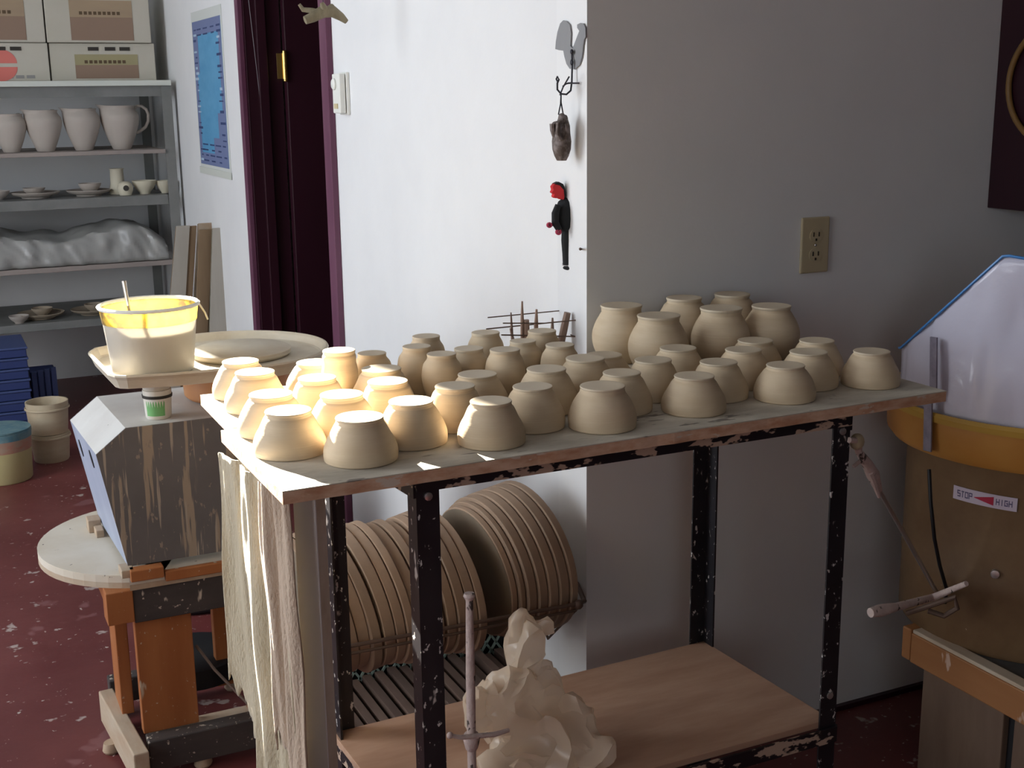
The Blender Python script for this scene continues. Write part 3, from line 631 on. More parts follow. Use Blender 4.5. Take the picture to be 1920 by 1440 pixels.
# clay spattered pipe stand
PS = thing('pipe_stand', 'thin clay spattered upright pipe with a small cross handle, in front of the table shelf', 'pipe', (.616, 1.46, 0))
top = ony(880, 1120, 1.46); bot = ony(885, 1440, 1.46)
obj('pipe', MB().tube([(bot.x, 1.46, 0), (bot.x, 1.46, .50), ((top.x+bot.x)/2, 1.46, .62), (top.x, 1.46, top.z)], [.0062, .0062, .0066, .0050], 12), 'white_clay_metal', PS)
obj('pipe_cap', MB().lathe([(0, -.004), (.006, -.003), (.0085, .002), (.007, .006), (0, .007)], (top.x, 1.46, top.z), 14), 'white_clay_metal', PS)
zc = ony(885, 1375, 1.46).z
obj('cross_handle', MB().tube([(bot.x-.034, 1.45, zc+.010), (bot.x-.02, 1.45, zc+.004), (bot.x+.03, 1.45, zc-.004), (bot.x+.055, 1.455, zc-.006)], [.003, .0036, .004, .003], 8).ball((bot.x-.036, 1.45, zc+.011), .005, .004, .005, 10), 'white_clay_metal', PS)
obj('collar', MB().lathe([(.006, -.022), (.009, -.018), (.012, -.004), (.010, .004), (.006, .006)], (bot.x, 1.46, zc-.004), 12), 'white_clay_metal', PS)
obj('foot_plate', MB().lathe([(0, 0), (.05, 0), (.05, .008), (.012, .014), (0, .014)], (bot.x, 1.46, 0), 24), 'white_clay_metal', PS)
# crumpled plastic bag on the lower shelf
def crumple(name, blobs, m, parent, seed, amp=.021, vox=.0045):
    mb = MB()
    for c, r in blobs: mb.ball(c, *r, 24)
    o = obj(name, mb, m, parent, smooth=True)
    dg = bpy.context.evaluated_depsgraph_get()
    rm = o.modifiers.new('remesh', 'REMESH'); rm.mode = 'VOXEL'; rm.voxel_size = vox
    dg = bpy.context.evaluated_depsgraph_get(); me = bpy.data.meshes.new_from_object(o.evaluated_get(dg)); o.modifiers.clear(); o.data = me
    nrm = [v.normal.copy() for v in me.vertices]; base = root_loc(parent)
    for v, nn in zip(me.vertices, nrm):
        p = v.co*1.0+Vector((seed, 0, 0))
        w = Vector((noise.noise(p*9), noise.noise(p*9+Vector((5, 1, 2))), noise.noise(p*9+Vector((1, 8, 3)))))*.07
        q = (p+w)
        ridge = 1-abs(noise.noise(Vector((q.x*17, q.y*17, q.z*6))))*2.6; rid2 = 1-abs(noise.noise(q*48))*2.4
        d = amp*(max(ridge, -.2)-.45)+amp*.22*(max(rid2, -.3)-.4)
        v.co += nn*d
    for v in me.vertices:
        if v.co.z+base.z < SZ+.002: v.co.z = SZ+.002-base.z
    o.data = me; dm = o.modifiers.new('decimate', 'DECIMATE'); dm.ratio = .10
    dg = bpy.context.evaluated_depsgraph_get(); m2 = bpy.data.meshes.new_from_object(o.evaluated_get(dg)); o.modifiers.clear(); o.data = m2
    m2.polygons.foreach_set('use_smooth', [True]*len(m2.polygons)); m2.set_sharp_from_angle(angle=R(38))
    return o
BG = thing('plastic_bag', 'crumpled clear plastic bag slumped on the lower plywood shelf behind the pipe', 'bag', (.82, 1.66, SZ))
def bp(x, y, Y): return tuple(ony(x, y, Y))
crumple('bag_heap', [(bp(985, 1235, 1.70), (.026, .024, .085)), (bp(1000, 1180, 1.72), (.030, .016, .020)), (bp(960, 1330, 1.66), (.055, .045, .06)), (bp(905, 1330, 1.66), (.026, .03, .045)), (bp(1030, 1390, 1.63), (.07, .05, .05)), (bp(1085, 1350, 1.64), (.042, .04, .045)), (bp(1105, 1400, 1.60), (.035, .04, .035)), (bp(985, 1420, 1.62), (.07, .05, .04)), (bp(1020, 1290, 1.69), (.035, .03, .05))], 'bag', BG, 0)
# foot lever hanging from the table corner to the right wheel
LV = thing('tie_rod', 'clay crusted metal rod running from the table corner down to the right wheel frame', 'rod', (1.5, 1.65, .42))
a = ony(1607, 828, 1.545); b = ony(1640, 905, 1.58); c = ony(1757, 1112, 1.70)
obj('ball_joint', MB().ball(a, .013, .011, .014, 16), 'cream2', LV)
obj('joint_strap', MB().tube([ony(1592, 825, 1.527), ony(1604, 826, 1.53)], .005, 8).tube([a, a+Vector((.010, .006, -.022))], [.008, .006], 8), 'white_clay_metal', LV)
obj('turnbuckle', MB().tube([a+Vector((.009, .005, -.02)), ony(1625, 868, 1.56), ony(1637, 890, 1.57), ony(1648, 920, 1.58)], [.006, .009, .0115, .006], 10).tube([ony(1625, 868, 1.56), ony(1612, 865, 1.55), ony(1600, 875, 1.55)], [.004, .0035, .003], 8).tube([ony(1632, 885, 1.56), ony(1640, 905, 1.565), ony(1648, 932, 1.57)], [.006, .006, .003], 8), 'white_clay_metal', LV)
obj('rod', MB().tube([ony(1645, 912, 1.58), c], .0042, 10), 'steel', LV)

# ------------------------------------------------------------------ right hand wheel
KW = thing('electric_wheel', 'large brown tub pottery wheel on an orange timber frame at the right edge', 'pottery wheel', (1.98, 1.72, 0))
kx, ky = 1.995, 1.735
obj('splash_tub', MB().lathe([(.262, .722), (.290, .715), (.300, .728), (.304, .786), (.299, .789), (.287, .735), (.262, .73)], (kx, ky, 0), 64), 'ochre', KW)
obj('tub_rim', MB().lathe([(.300, .786), (.309, .786), (.311, .797), (.307, .804), (.300, .803), (.298, .79)], (kx, ky, 0), 64), 'ochre_rim', KW)
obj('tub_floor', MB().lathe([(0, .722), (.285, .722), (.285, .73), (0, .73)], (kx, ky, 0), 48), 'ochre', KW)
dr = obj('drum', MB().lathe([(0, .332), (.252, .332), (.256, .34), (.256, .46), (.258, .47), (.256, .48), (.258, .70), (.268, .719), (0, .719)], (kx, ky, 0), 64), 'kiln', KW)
obj('wheel_head', MB().lathe([(0, .76), (.15, .76), (.152, .765), (.152, .772), (.15, .775), (0, .775)], (kx, ky, 0), 48).tube([(kx, ky, .73), (kx, ky, .762)], .02, 12), 'steel', KW)
def cylhit(x, y, r):
    d = ray(x, y); a_ = d.x**2+d.y**2; b_ = -2*(d.x*kx+d.y*ky); c_ = kx*kx+ky*ky-r*r; D = b_*b_-4*a_*c_
    if D < 0: return None
    s = (-b_-D**.5)/2/a_; return CP+d*s
def cyl_patch(poly, r, th):
    """poly in (angle, z) -> plate lying on the drum"""
    n_ = len(poly); mb = MB()
    vs = [(kx+rr_*math.cos(a_), ky+rr_*math.sin(a_), z_) for rr_ in (r, r+th) for a_, z_ in poly]
    return mb.add(vs, [tuple(range(n_, 2*n_)), tuple(range(n_))[::-1]]+[(i, (i+1) % n_, (i+1) % n_+n_, i+n_) for i in range(n_)])
def az(x, y, r):
    p = cylhit(x, y, r); return math.atan2(p.y-ky, p.x-kx), p.z
rd = .2590
a0, zt = az(1789, 909, rd); a1, zb2 = az(1907, 953, rd)
if a1 < a0: a1 += 2*math.pi
zb_ = az(1789, 934, rd)[1]; H_ = zt-zb_; zm = (zt+zb_)/2
N_ = 14; top_ = [(a0+(a1-a0)*i/N_, zt) for i in range(N_+1)]; bot_ = [(a0+(a1-a0)*i/N_, zb_) for i in range(N_+1)][::-1]
st = MB()
for i in range(N_): st.add(*(lambda q: (cyl_patch(q, rd, .0008).v, cyl_patch(q, rd, .0008).f))([top_[i], top_[i+1], (top_[i+1][0], zb_), (top_[i][0], zb_)]))
stk = obj('speed_sticker', st, 'sticker', dr)
stk['label'] = 'pale sticker reading STOP and HIGH with a red wedge between'
def apt(u, v): return (a0+(a1-a0)*u, zm+H_*v)      # u 0..1 along, v -.5...5
tri = MB()
for i in range(6):
    u0, u1 = .36+.30*i/6, .36+.30*(i+1)/6; w0, w1 = .02+.30*(i)/6, .02+.30*(i+1)/6
    q = cyl_patch([apt(u0, w0), apt(u1, w1), apt(u1, -w1), apt(u0, -w0)], rd+.0008, .0004); tri.add(q.v, q.f)
# letters as stroke bars on the curved sticker
GL = {'S': [((1, 1), (0, 1)), ((0, 1), (0, .5)), ((0, .5), (1, .5)), ((1, .5), (1, 0)), ((1, 0), (0, 0))], 'T': [((0, 1), (1, 1)), ((.5, 1), (.5, 0))],
      'O': [((0, 0), (0, 1)), ((0, 1), (1, 1)), ((1, 1), (1, 0)), ((1, 0), (0, 0))], 'P': [((0, 0), (0, 1)), ((0, 1), (1, 1)), ((1, 1), (1, .5)), ((1, .5), (0, .5))],
      'H': [((0, 0), (0, 1)), ((1, 0), (1, 1)), ((0, .5), (1, .5))], 'I': [((.5, 0), (.5, 1))], 'G': [((1, 1), (0, 1)), ((0, 1), (0, 0)), ((0, 0), (1, 0)), ((1, 0), (1, .5)), ((1, .5), (.5, .5))]}
def word(txt, u0, du, vh, par):
    mb = MB()
    for i, ch in enumerate(txt):
        for (xa, ya), (xb, yb) in GL[ch]:
            ua, ub = u0+du*i+xa*du*.68, u0+du*i+xb*du*.68; va, vb = (ya-.5)*vh, (yb-.5)*vh; tu, tv = .006, .045
            if abs(ua-ub) < 1e-6: q = [apt(ua-tu, max(va, vb)+tv), apt(ua+tu, max(va, vb)+tv), apt(ua+tu, min(va, vb)-tv), apt(ua-tu, min(va, vb)-tv)]
            else: q = [apt(min(ua, ub), va+tv), apt(max(ua, ub), va+tv), apt(max(ua, ub), va-tv), apt(min(ua, ub), va-tv)]
            c_ = cyl_patch(q, rd+.0008, .0004); mb.add(c_.v, c_.f)
    return obj('sticker_lettering', mb, 'sticker_ink', par)
tri_o = obj('red_wedge', tri, 'sticker_red', stk)
word('STOP', .08, .066, .42, stk) if False else None
stk2 = word('STOP', .08, .066, .40, dr); stk2['label'] = 'grey letters STOP'
stk3 = word('HIGH', .70, .062, .36, dr); stk3['label'] = 'grey letters HIGH'
obj('rivet', MB().lathe([(0, -.002), (.009, -.002), (.008, .004), (0, .006)], cylhit(1866, 1076, rd), 14, axis=(-.8, -.6, 0)), 'steel', dr)
# clamp straps
p = cylhit(1748, 740, .310)
for yy0, yy1, xx, r_ in ((742, 846, 1741, .3135),):
    pa_, pb_ = cylhit(xx, yy0, r_), cylhit(xx-2, yy1, r_)
    if pa_: obj('clamp_strap', MB().bar(pa_, pb_, .020, .004, (pa_-Vector((kx, ky, pa_.z))).normalized()), 'strap', KW, bevel=.001)
pa_, pb_ = cylhit(1751, 632, .3115), cylhit(1750, 742, .3115)
obj('clamp_strap', MB().bar(pa_, pb_, .017, .004, (pa_-Vector((kx, ky, pa_.z))).normalized()), 'strap', KW, bevel=.001)
# clear curved sheet standing in the tub
rs_ = .294
def topz(a_):  # a_ angle on the cylinder, upper outline of the sheet
    p0 = Vector((kx+rs_*math.cos(a_), ky+rs_*math.sin(a_), 1.0)); 
    return p0
samp = []
for i in range(61):
    a_ = R(152)+R(140)*i/60
    P0 = Vector((kx+rs_*math.cos(a_), ky+rs_*math.sin(a_), 0))
    d0 = P0+Vector((0, 0, .95))-CP; ww = d0.dot(fwd); X_ = 960+F*d0.dot(rr)/ww
    # pixel outline of the upper edge, taken at the tangent and rising to the peak
    samp.append((a_, P0, X_))
tl = min(samp, key=lambda s: s[2])[0]
mb = MB(); vs = []; fs = []; edge = []; m_ = 24
for i, (a_, P0, X_) in enumerate(samp):
    if a_ < tl-.01:  Yp = 652-(tl-a_)*60
    elif X_ < 1870: Yp = 652+(478-652)*max(0, (X_-1692))/(1870-1692)
    else: Yp = 478+(X_-1870)*.17
    # height of that outline above this point of the sheet
    lo_, hi_ = .7, 1.4
    for _ in range(30):
        mid = (lo_+hi_)/2; d0 = Vector((P0.x, P0.y, mid))-CP; yy = 720-F*d0.dot(uu)/d0.dot(fwd)
        if yy > Yp: lo_ = mid
        else: hi_ = mid
    zt_ = min(mid, 1.20)
    if a_ < tl-.01: zt_ = .90
    edge.append(Vector((P0.x, P0.y, zt_)))
    for j in range(m_+1):
        z_ = .745+(zt_-.745)*j/m_; rj = rs_-.004+.006*noise.noise(Vector((a_*5, z_*9, 0)))+.004*max(0, 1-abs(((a_*3.2+z_*.6) % 1)-.5)*14)
        vs.append((kx+rj*math.cos(a_), ky+rj*math.sin(a_), z_))
for i in range(60):
    for j in range(m_): k = i*(m_+1)+j; fs.append((k, k+1, k+m_+2, k+m_+1))
cs = solid(obj('clear_splash_guard', mb.add(vs, fs, True), 'clear_sheet', KW), .0015); cs['label'] = 'milky clear plastic guard with blue edge'
obj('guard_edging', MB().tube([e-Vector((0, 0, .0)) for e in edge], .0026, 6), 'blue_edge', cs)
# timber frame
xl = 1.72
fb = obj('frame_beam', MB().box(xl, xl+.035, 1.18, 1.775, .266, .330), 'frame_wood', KW, bevel=.003)
obj('beam_top', MB().box(xl+.001, xl+.030, 1.18, 1.772, .330, .338), 'pale_wood', KW, bevel=.002)
obj('frame_end', MB().box(xl, 2.3, 1.776, 1.800, .268, .336), 'frame_wood', KW, bevel=.003)
obj('channel', MB().box(xl+.031, 2.3, 1.18, 1.774, .300, .331), 'channel', KW, bevel=.002)
obj('leg', MB().box(xl+.036, xl+.075, 1.56, 1.772, 0, .299), 'old_wood', KW, bevel=.003)
obj('leg', MB().box(xl+.036, xl+.075, 1.20, 1.535, 0, .299), 'old_wood', KW, bevel=.003)
obj('leg', MB().box(2.22, 2.26, 1.56, 1.772, 0, .299), 'old_wood', KW, bevel=.003)
obj('leg_post', MB().box(xl+.05, xl+.07, 1.536, 1.559, 0, .299), 'black', KW)
# foot pedal bar lying across the frame corner, with cable
hb_ = thing('pedal_bar', 'flat clay crusted metal bar laid across the corner of the timber frame', 'bar', (1.74, 1.72, .40))
q0, q1, q2, q3 = ony(1632, 1149, 1.66), ony(1680, 1138, 1.665), ony(1750, 1120, 1.68), ony(1812, 1094, 1.60)
obj('bar_blade', MB().tube([q0, q0.lerp(q1, .4), q1, q2, q3], [.009, .012, .008, .007, .005], 10), 'white_clay_metal', hb_)
obj('bar_hook', MB().tube([ony(1700, 1150, 1.66), ony(1760, 1130, 1.62), ony(1790, 1120, 1.60), ony(1795, 1140, 1.60), ony(1770, 1155, 1.62), ony(1740, 1145, 1.64)], .005, 8), 'wire', hb_)
cb = [ony(1742, 880, 1.68), ony(1745, 940, 1.66), ony(1752, 1010, 1.66), ony(1762, 1060, 1.67), ony(1775, 1105, 1.69), ony(1772, 1130, 1.71)]
tag(obj('cable', MB().tube(cb, .0035, 8), 'black'), 'dark cable hanging down the front of the brown drum', 'cable')

# ------------------------------------------------------------------ things on the walls
# outlet
O_ = thing('power_outlet', 'ivory double power outlet plate on the shaded grey wall', 'outlet', (1.665, YW, 1.03))
ox, oz = ony(1525, 459, YW).x, ony(1525, 459, YW).z
obj('cover_plate', MB().box(ox-.036, ox+.036, YW-.007, YW-.0005, oz-.058, oz+.058), 'cream2', O_, bevel=.003)
for dz in (.020, -.020):
    s_ = obj('socket', MB().prism([(ox+.016*math.cos(a_), YW-.0085, oz+dz+.0145*math.sin(a_)) for a_ in [2*math.pi*k/20 for k in range(20)]], (0, .003, 0)), 'cream2', O_)
    obj('socket_slot', MB().box(ox-.008, ox-.0055, YW-.0095, YW-.0086, oz+dz-.002, oz+dz+.007).box(ox+.0055, ox+.008, YW-.0095, YW-.0086, oz+dz-.002, oz+dz+.007).box(ox-.002, ox+.002, YW-.0095, YW-.0086, oz+dz-.011, oz+dz-.006), 'slot', s_)
obj('plate_screw', MB().lathe([(0, 0), (.003, 0), (.002, .0015), (0, .0018)], (ox, YW-.0072, oz), 10, axis=(0, -1, 0)), 'steel', O_)
# thermostat
TH = thing('thermostat', 'small off white thermostat box on the white wall right of the maroon door', 'thermostat', (XW-.012, 3.50, 1.34))
obj('back_plate', MB().box(XW-.010, XW-.0005, 3.465, 3.535, 1.345, 1.462), 'offwhite', TH, bevel=.002)
obj('cover', MB().box(XW-.030, XW-.0125, 3.467, 3.533, 1.349, 1.458), 'offwhite', TH, bevel=.003)
obj('dial_knob', MB().lathe([(.016, 0), (.016, .004), (.012, .007), (0, .007)], (XW-.0305, 3.51, 1.43), 20, axis=(-1, 0, 0)), 'offwhite', TH)
obj('slide_button', MB().box(XW-.033, XW-.0305, 3.485, 3.515, 1.362, 1.376), 'cream', TH)
# wall chart
PO = thing('wall_chart', 'narrow blue printed chart with pale margins pinned to the white wall above the planks', 'poster', (XW-.002, 5.27, 1.10))
py0, py1, pz0, pz1 = 4.985, 5.545, 1.085, 1.745
obj('backing_paper', MB().box(XW-.0025, XW-.0005, py0, py1, pz0, pz1), 'paper', PO)
obj('blue_field', MB().box(XW-.0033, XW-.0026, py0+.02, py1-.015, pz0+.035, pz1-.04), 'chart_blue', PO)
mbp = MB().box(XW-.0038, XW-.0034, py0+.02, py1-.015, pz1-.095, pz1-.04).box(XW-.0038, XW-.0034, py0+.02, py1-.015, pz0+.035, pz0+.085)
mbp.box(XW-.0038, XW-.0034, py1-.11, py1-.015, pz1-.25, pz1-.095).box(XW-.0038, XW-.0034, py1-.065, py1-.015, pz0+.085, pz1-.25)
mbp.box(XW-.0038, XW-.0034, py0+.02, py0+.26, pz0+.085, pz0+.15).box(XW-.0038, XW-.0034, py0+.02, py0+.16, pz0+.15, pz0+.25).box(XW-.0038, XW-.0034, py0+.02, py0+.07, pz0+.25, pz1-.095)
obj('purple_border', mbp, 'chart_purple', PO)
random.seed(5); mbd = MB(); mbl = MB()
for k in range(26):
    z = pz0+.05+k*.0222
    if z > pz1-.06: break
    for (ya, yb) in ((py1-.10, py1-.02), (py0+.025, py0+.12)):
        if random.random() < .8:
            a_ = random.uniform(ya, ya+.03); b_ = random.uniform(yb-.03, yb); (mbd if random.random() < .7 else mbl).box(XW-.0042, XW-.0038, a_, b_, z, z+random.uniform(.005, .011))
    if k < 4 or z > pz1-.10:
        for q in range(3):
            a_ = py0+.14+.12*q; mbd.box(XW-.0042, XW-.0038, a_, a_+random.uniform(.04, .10), z, z+.006)
d_ = obj('dark_print', mbd, 'chart_dark', PO); l_ = obj('pale_print', mbl, 'chart_pale', PO); d_['kind'] = l_['kind'] = 'stuff'
obj('bottom_strip', MB().box(XW-.006, XW-.0026, py0-.01, py1+.01, pz0-.006, pz0+.022), 'shelf_top', PO)
# rooster hook
def wall_poly(pxs, off, th=.002):
    return MB().prism([onx(x_, y_, XW-off) for x_, y_ in pxs], (th, 0, 0))
RH = thing('rooster_hook', 'grey sheet metal rooster wall hook beside the wall corner', 'hook', (XW-.004, 2.14, 1.36))
obj('rooster_plate', wall_poly([(1056, 38), (1050, 44), (1045, 60), (1042, 78), (1041, 92), (1048, 94), (1056, 95), (1058, 106), (1062, 120), (1068, 129), (1077, 130), (1086, 122), (1091, 105), (1093, 85), (1095, 74), (1098, 69), (1097.5, 52), (1094, 44), (1088, 43), (1082, 46), (1082, 52), (1086, 58), (1082, 68), (1076, 84), (1073, 91), (1069, 86), (1070, 62), (1068, 47), (1062, 40)], .004), 'zinc', RH)
def hk(x_, y_, X): return onx(x_, y_, XW-X)
obj('wire_hook', MB().tube([hk(1072, 96, .006), hk(1073, 120, .008), hk(1072, 155, .010), hk(1070, 170, .018), hk(1062, 177, .028), hk(1052, 176, .036), hk(1045, 168, .042), hk(1045, 156, .044), hk(1048, 149, .044), hk(1045, 144, .044), hk(1043, 148, .044), hk(1046, 154, .044)], .0018, 8), 'iron', RH)
obj('cross_wire', MB().tube([hk(1050, 178, .03), hk(1056, 163, .03), hk(1067, 144, .03)], .0016, 6).tube([hk(1064, 156, .016), hk(1086, 156, .004)], .0016, 6).tube([hk(1072, 155, .01), hk(1062, 157, .02), hk(1055, 162, .028)], .0015, 6), 'iron', RH)
obj('nail_head', MB().ball(hk(1072, 97, .009), .003, .004, .005, 10).ball(hk(1072, 117, .009), .003, .004, .006, 10), 'iron', RH)
# grey clay figure on a loop
def ap(x_, y_, Y=2.16): return ony(x_, y_, Y)
YH = hk(1050, 178, .035).y
TK = thing('clay_ornament', 'small mottled grey brown clay ornament hanging on a black loop from the rooster hook', 'ornament', tuple(ony(1052, 300, YH)))
obj('hanging_loop', MB().tube([ap(1052, 172, YH), ap(1051, 195, YH), ap(1047, 215, YH)], .0013, 6).tube([ap(1052, 176, YH), ap(1052, 192, YH), ap(1056, 215, YH)], .0013, 6), 'iron', TK)
c1 = ap(1053, 258, YH); body = MB()
ringp = [(1052, 213, 5), (1055, 222, 10), (1055, 235, 15), (1053, 250, 18), (1053, 265, 20), (1053, 280, 19), (1053, 292, 15), (1053, 301, 10)]
sc_ = (c1-CP).dot(fwd)/F
body.tube([ap(x_, y_, YH) for x_, y_, r_ in ringp], [r_*sc_*.92 for _, _, r_ in ringp], 14)
ob = obj('ornament_body', body, 'tiki', TK)
obj('arm', MB().tube([ap(1056, 225, YH-.012), ap(1047, 232, YH-.016), ap(1046, 250, YH-.016), ap(1052, 262, YH-.015)], .0048, 8).tube([ap(1036, 232, YH), ap(1036, 244, YH), ap(1040, 258, YH)], [.006, .005, .004], 8), 'tiki', TK)
obj('arm', MB().tube([ap(1062, 232, YH-.012), ap(1064, 250, YH-.015), ap(1060, 264, YH-.016)], .0045, 8), 'tiki', TK)
obj('ear', MB().ball(ap(1044, 232, YH), .010, .008, .005, 10).ball(ap(1060, 224, YH-.002), .005, .006, .009, 10), 'tiki', TK)
# red and black puppet on a long thread
PU = thing('hanging_puppet', 'puppet with red face and black suit hanging on a thread by the wall corner', 'puppet', tuple(ap(1065, 500, 2.165)))
YP = 2.165; s2 = (ap(1060, 420, YP)-CP).dot(fwd)/F
obj('thread', MB().tube([ap(1062, 178, YP), ap(1068, 240, YP+.012), ap(1070, 330, YP+.006), ap(1071, 378, YP)], .0006, 6), 'iron', PU)
hd = [(1036, 350), (1041, 344), (1048, 343), (1055, 347), (1058, 355), (1060, 366), (1058, 375), (1052, 374), (1047, 371), (1042, 372), (1038, 369), (1040, 364), (1035, 361), (1038, 356)]
he = obj('head', MB().prism([ap(x_, y_, YP-.006) for x_, y_ in hd], (0, .012, 0)), 'red', PU, bevel=.0015)
obj('hair', MB().prism([ap(x_, y_, YP-.0065) for x_, y_ in [(1040, 345), (1048, 341), (1056, 345), (1060, 354), (1062, 368), (1059, 372), (1057, 356), (1050, 348)]], (0, .013, 0)), 'cloth_black', he)
def limb(ps, nm, mt, dy=0):
    return obj(nm, MB().tube([ap(x_, y_, YP+dy) for x_, y_, _ in ps], [r_*s2 for _, _, r_ in ps], 12), mt, PU)
limb([(1060, 371, 6), (1061, 378, 15), (1060, 392, 19), (1060, 410, 20), (1060, 425, 18), (1061, 432, 11)], 'jacket', 'cloth_black')
limb([(1046, 384, 5), (1041, 400, 7), (1041, 418, 7), (1048, 430, 6)], 'sleeve', 'cloth_black', -.012)
limb([(1073, 382, 4), (1076, 400, 6), (1075, 420, 5)], 'sleeve', 'cloth_black', .006)
limb([(1062, 426, 9), (1061, 450, 9), (1062, 475, 8), (1063, 496, 8)], 'leg', 'cloth_black', -.003)
limb([(1067, 426, 7), (1067, 450, 7), (1068, 475, 6), (1068, 494, 6)], 'leg', 'cloth_black', .008)
obj('cuff', MB().tube([ap(1063, 493, YP), ap(1063, 498, YP)], 9*s2, 10), 'skin_grey', PU)
obj('shoe', MB().ball(ap(1066, 502, YP-.004), 11*s2, .012, 4.5*s2, 12), 'cloth_black', PU)
for bx_, by_, r_ in ((1030, 422, 5.5), (1047, 435, 6)):
    obj('bead', MB().lathe([(r_*s2*.3, -.003), (r_*s2*.9, -.003), (r_*s2, 0), (r_*s2*.9, .003), (r_*s2*.3, .003)], ap(bx_, by_, YP-.014), 16, axis=(0, 1, 0)), 'pinkred', PU)
obj('hand_cord', MB().tube([ap(1030, 422, YP-.014), ap(1042, 424, YP-.012)], .0012, 6), 'iron', PU)
tag(obj('wall_nail', MB().tube([hk(1090, 467, 0.0), hk(1088, 467, .014)], .0018, 8).ball(hk(1088, 467, .014), .003, .003, .003, 8), 'wire'), 'small nail in the white wall right of the puppet legs', 'nail')
# driftwood hanging from the ceiling
YD = 3.05; DW = thing('driftwood_branch', 'small forked driftwood piece hanging on a thread at the top of the photo', 'driftwood', tuple(ony(605, 30, YD)))
def dp(x_, y_, k=0): return ony(x_, y_, YD+k)
obj('branch', MB().tube([dp(572, 38), dp(585, 33), dp(605, 22), dp(625, 22), (dp(640, 32)), dp(650, 41)], [.010, .012, .015, .014, .010, .006], 12), 'drift', DW)
obj('twig', MB().tube([dp(600, 24), dp(585, 20, .01), dp(568, 18, .02), dp(561, 8, .02)], [.008, .007, .006, .004], 10), 'drift', DW)
obj('twig', MB().tube([dp(612, 24), dp(606, 12, -.01), dp(603, 5, -.01)], [.011, .008, .005], 10), 'drift', DW)
obj('twig', MB().tube([dp(612, 20), dp(622, 14, .01), dp(628, 20, .02)], [.008, .009, .005], 10), 'drift', DW)
tpz = dp(606, 8); obj('thread', MB().tube([tpz, (tpz.x, tpz.y, ZC)], .0008, 6), 'iron', DW)
# tool rack on the white wall, behind the cups
YT = 2.125; TR = thing('tool_rack', 'small wire rack on the white wall holding throwing tools behind the cups', 'rack', (1.1, YT, .86))
def tp_(x_, y_, k=0): return ony(x_, y_, YT+k)
obj('rack_wire', MB().tube([tp_(943, 606), tp_(1022, 606), (XW, YT, tp_(1022, 606).z)], .0013, 6).tube([tp_(940, 628), tp_(1078, 631), (XW, YT+.02, tp_(1080, 631).z)], .0015, 6), 'wire', TR)
zt1 = tp_(943, 606).z; zt2 = tp_(940, 628).z
obj('rack_wire', MB().tube([(tp_(943, 606).x, YT+.07, zt1), (XW, YT+.07, zt1)], .0013, 6).tube([(tp_(940, 628).x, YT+.07, zt2), (XW, YT+.07, zt2)], .0015, 6), 'wire', TR)
obj('rack_floor', MB().box(tp_(940, 640).x, XW-.001, YT, YT+.07, zt2-.075, zt2-.07), 'wire', TR)
tools = [((962, 635), (958, 586), .0022, 'thin dark rod leftmost in the tool rack'), ((979, 650), (979, 565), .0030, 'tallest pointed stick in the tool rack'), ((989, 640), (987, 600), .005, 'short broad pink brown tool in the tool rack'), ((1003, 640), (1006, 580), .0036, 'slim grey stick with wider tip in the tool rack'), ((1034, 640), (1036, 596), .0032, 'short dark pointed tool in the tool rack'), ((1044, 640), (1064, 586), .0062, 'thick leaning pinkish stick rightmost in the tool rack'), ((972, 640), (957, 616), .003, 'short stick leaning left in the tool rack')]
for (a_, b_, r_, lab) in tools:
    A_, B2 = tp_(*a_, .02), tp_(*b_, .012); A_.z = zt2-.069
    t_ = obj('throwing_tool', MB().tube([A_, A_.lerp(B2, .7), B2], [r_*1.25, r_*1.25, r_*.6 if r_ < .005 else r_*1.1], 8), 'stick', loc=tuple(A_)); tag(t_, lab, 'tool', 'sticks in the tool rack')
# dark cabinet high on the right
CB = thing('wall_cabinet', 'dark maroon wall cabinet high at the right edge of the photo', 'cabinet', (2.5, 1.9, 1.135))
obj('cabinet_body', MB().box(2.157, 2.9, 1.72, YW-.001, 1.137, 2.2), 'maroon', CB, bevel=.002)
obj('door', MB().box(2.165, 2.52, 1.70, 1.719, 1.145, 2.19), 'maroon', CB, bevel=.002)
obj('door', MB().box(2.53, 2.89, 1.70, 1.719, 1.145, 2.19), 'maroon', CB, bevel=.002)
c0 = Vector((2.150, 1.905, 1.405))
tag(obj('wooden_hoop', MB().tube([c0+Vector((0, .132*math.cos(a_), .125*math.sin(a_))) for a_ in [2*math.pi*k/48 for k in range(49)]], .0065, 10, cap=False), mat('dark_brass_hoop', (.22, .12, .035), .45)), 'thin brown hoop hanging on the side of the maroon cabinet', 'hoop')

# ------------------------------------------------------------------ storage shelves at the back
SH = thing('storage_shelf', 'tall grey metal storage shelf unit loaded with pots against the back wall', 'shelf', (.4, 6.25, 0))
SX0, SX1, SY0, SY1 = -.35, 1.115, 5.97, 6.62
for x_, y_ in ((SX1-.045, SY0), (SX1-.045, SY1-.04), (SX0, SY0), (SX0, SY1-.04)):
    obj('post', MB().box(x_, x_+.045, y_, y_+.006, 0, 1.45).box(x_+.039 if x_ > 0 else x_, x_+.045 if x_ > 0 else x_+.006, y_+.006, y_+.045, 0, 1.45), 'grey_metal', SH)
levels = [(1.452, .024, 'shelf_top'), (1.150, .018, 'shelf_wood'), (.915, .045, 'grey_metal'), (.636, .022, 'shelf_wood'), (.372, .035, 'grey_metal')]
for z, th, mt in levels:
    y0_ = SY0-.012 if mt != 'grey_metal' else SY0+.007
    o = obj('shelf_board', MB().box(SX0, SX1-(.0 if z > 1.4 else .047), y0_, SY1-.045, z, z+th), mt, SH, bevel=.002)
obj('shelf_lip', MB().box(SX0, SX1, SY0+.008, SY0+.012, 1.405, 1.451), 'grey_metal', SH)
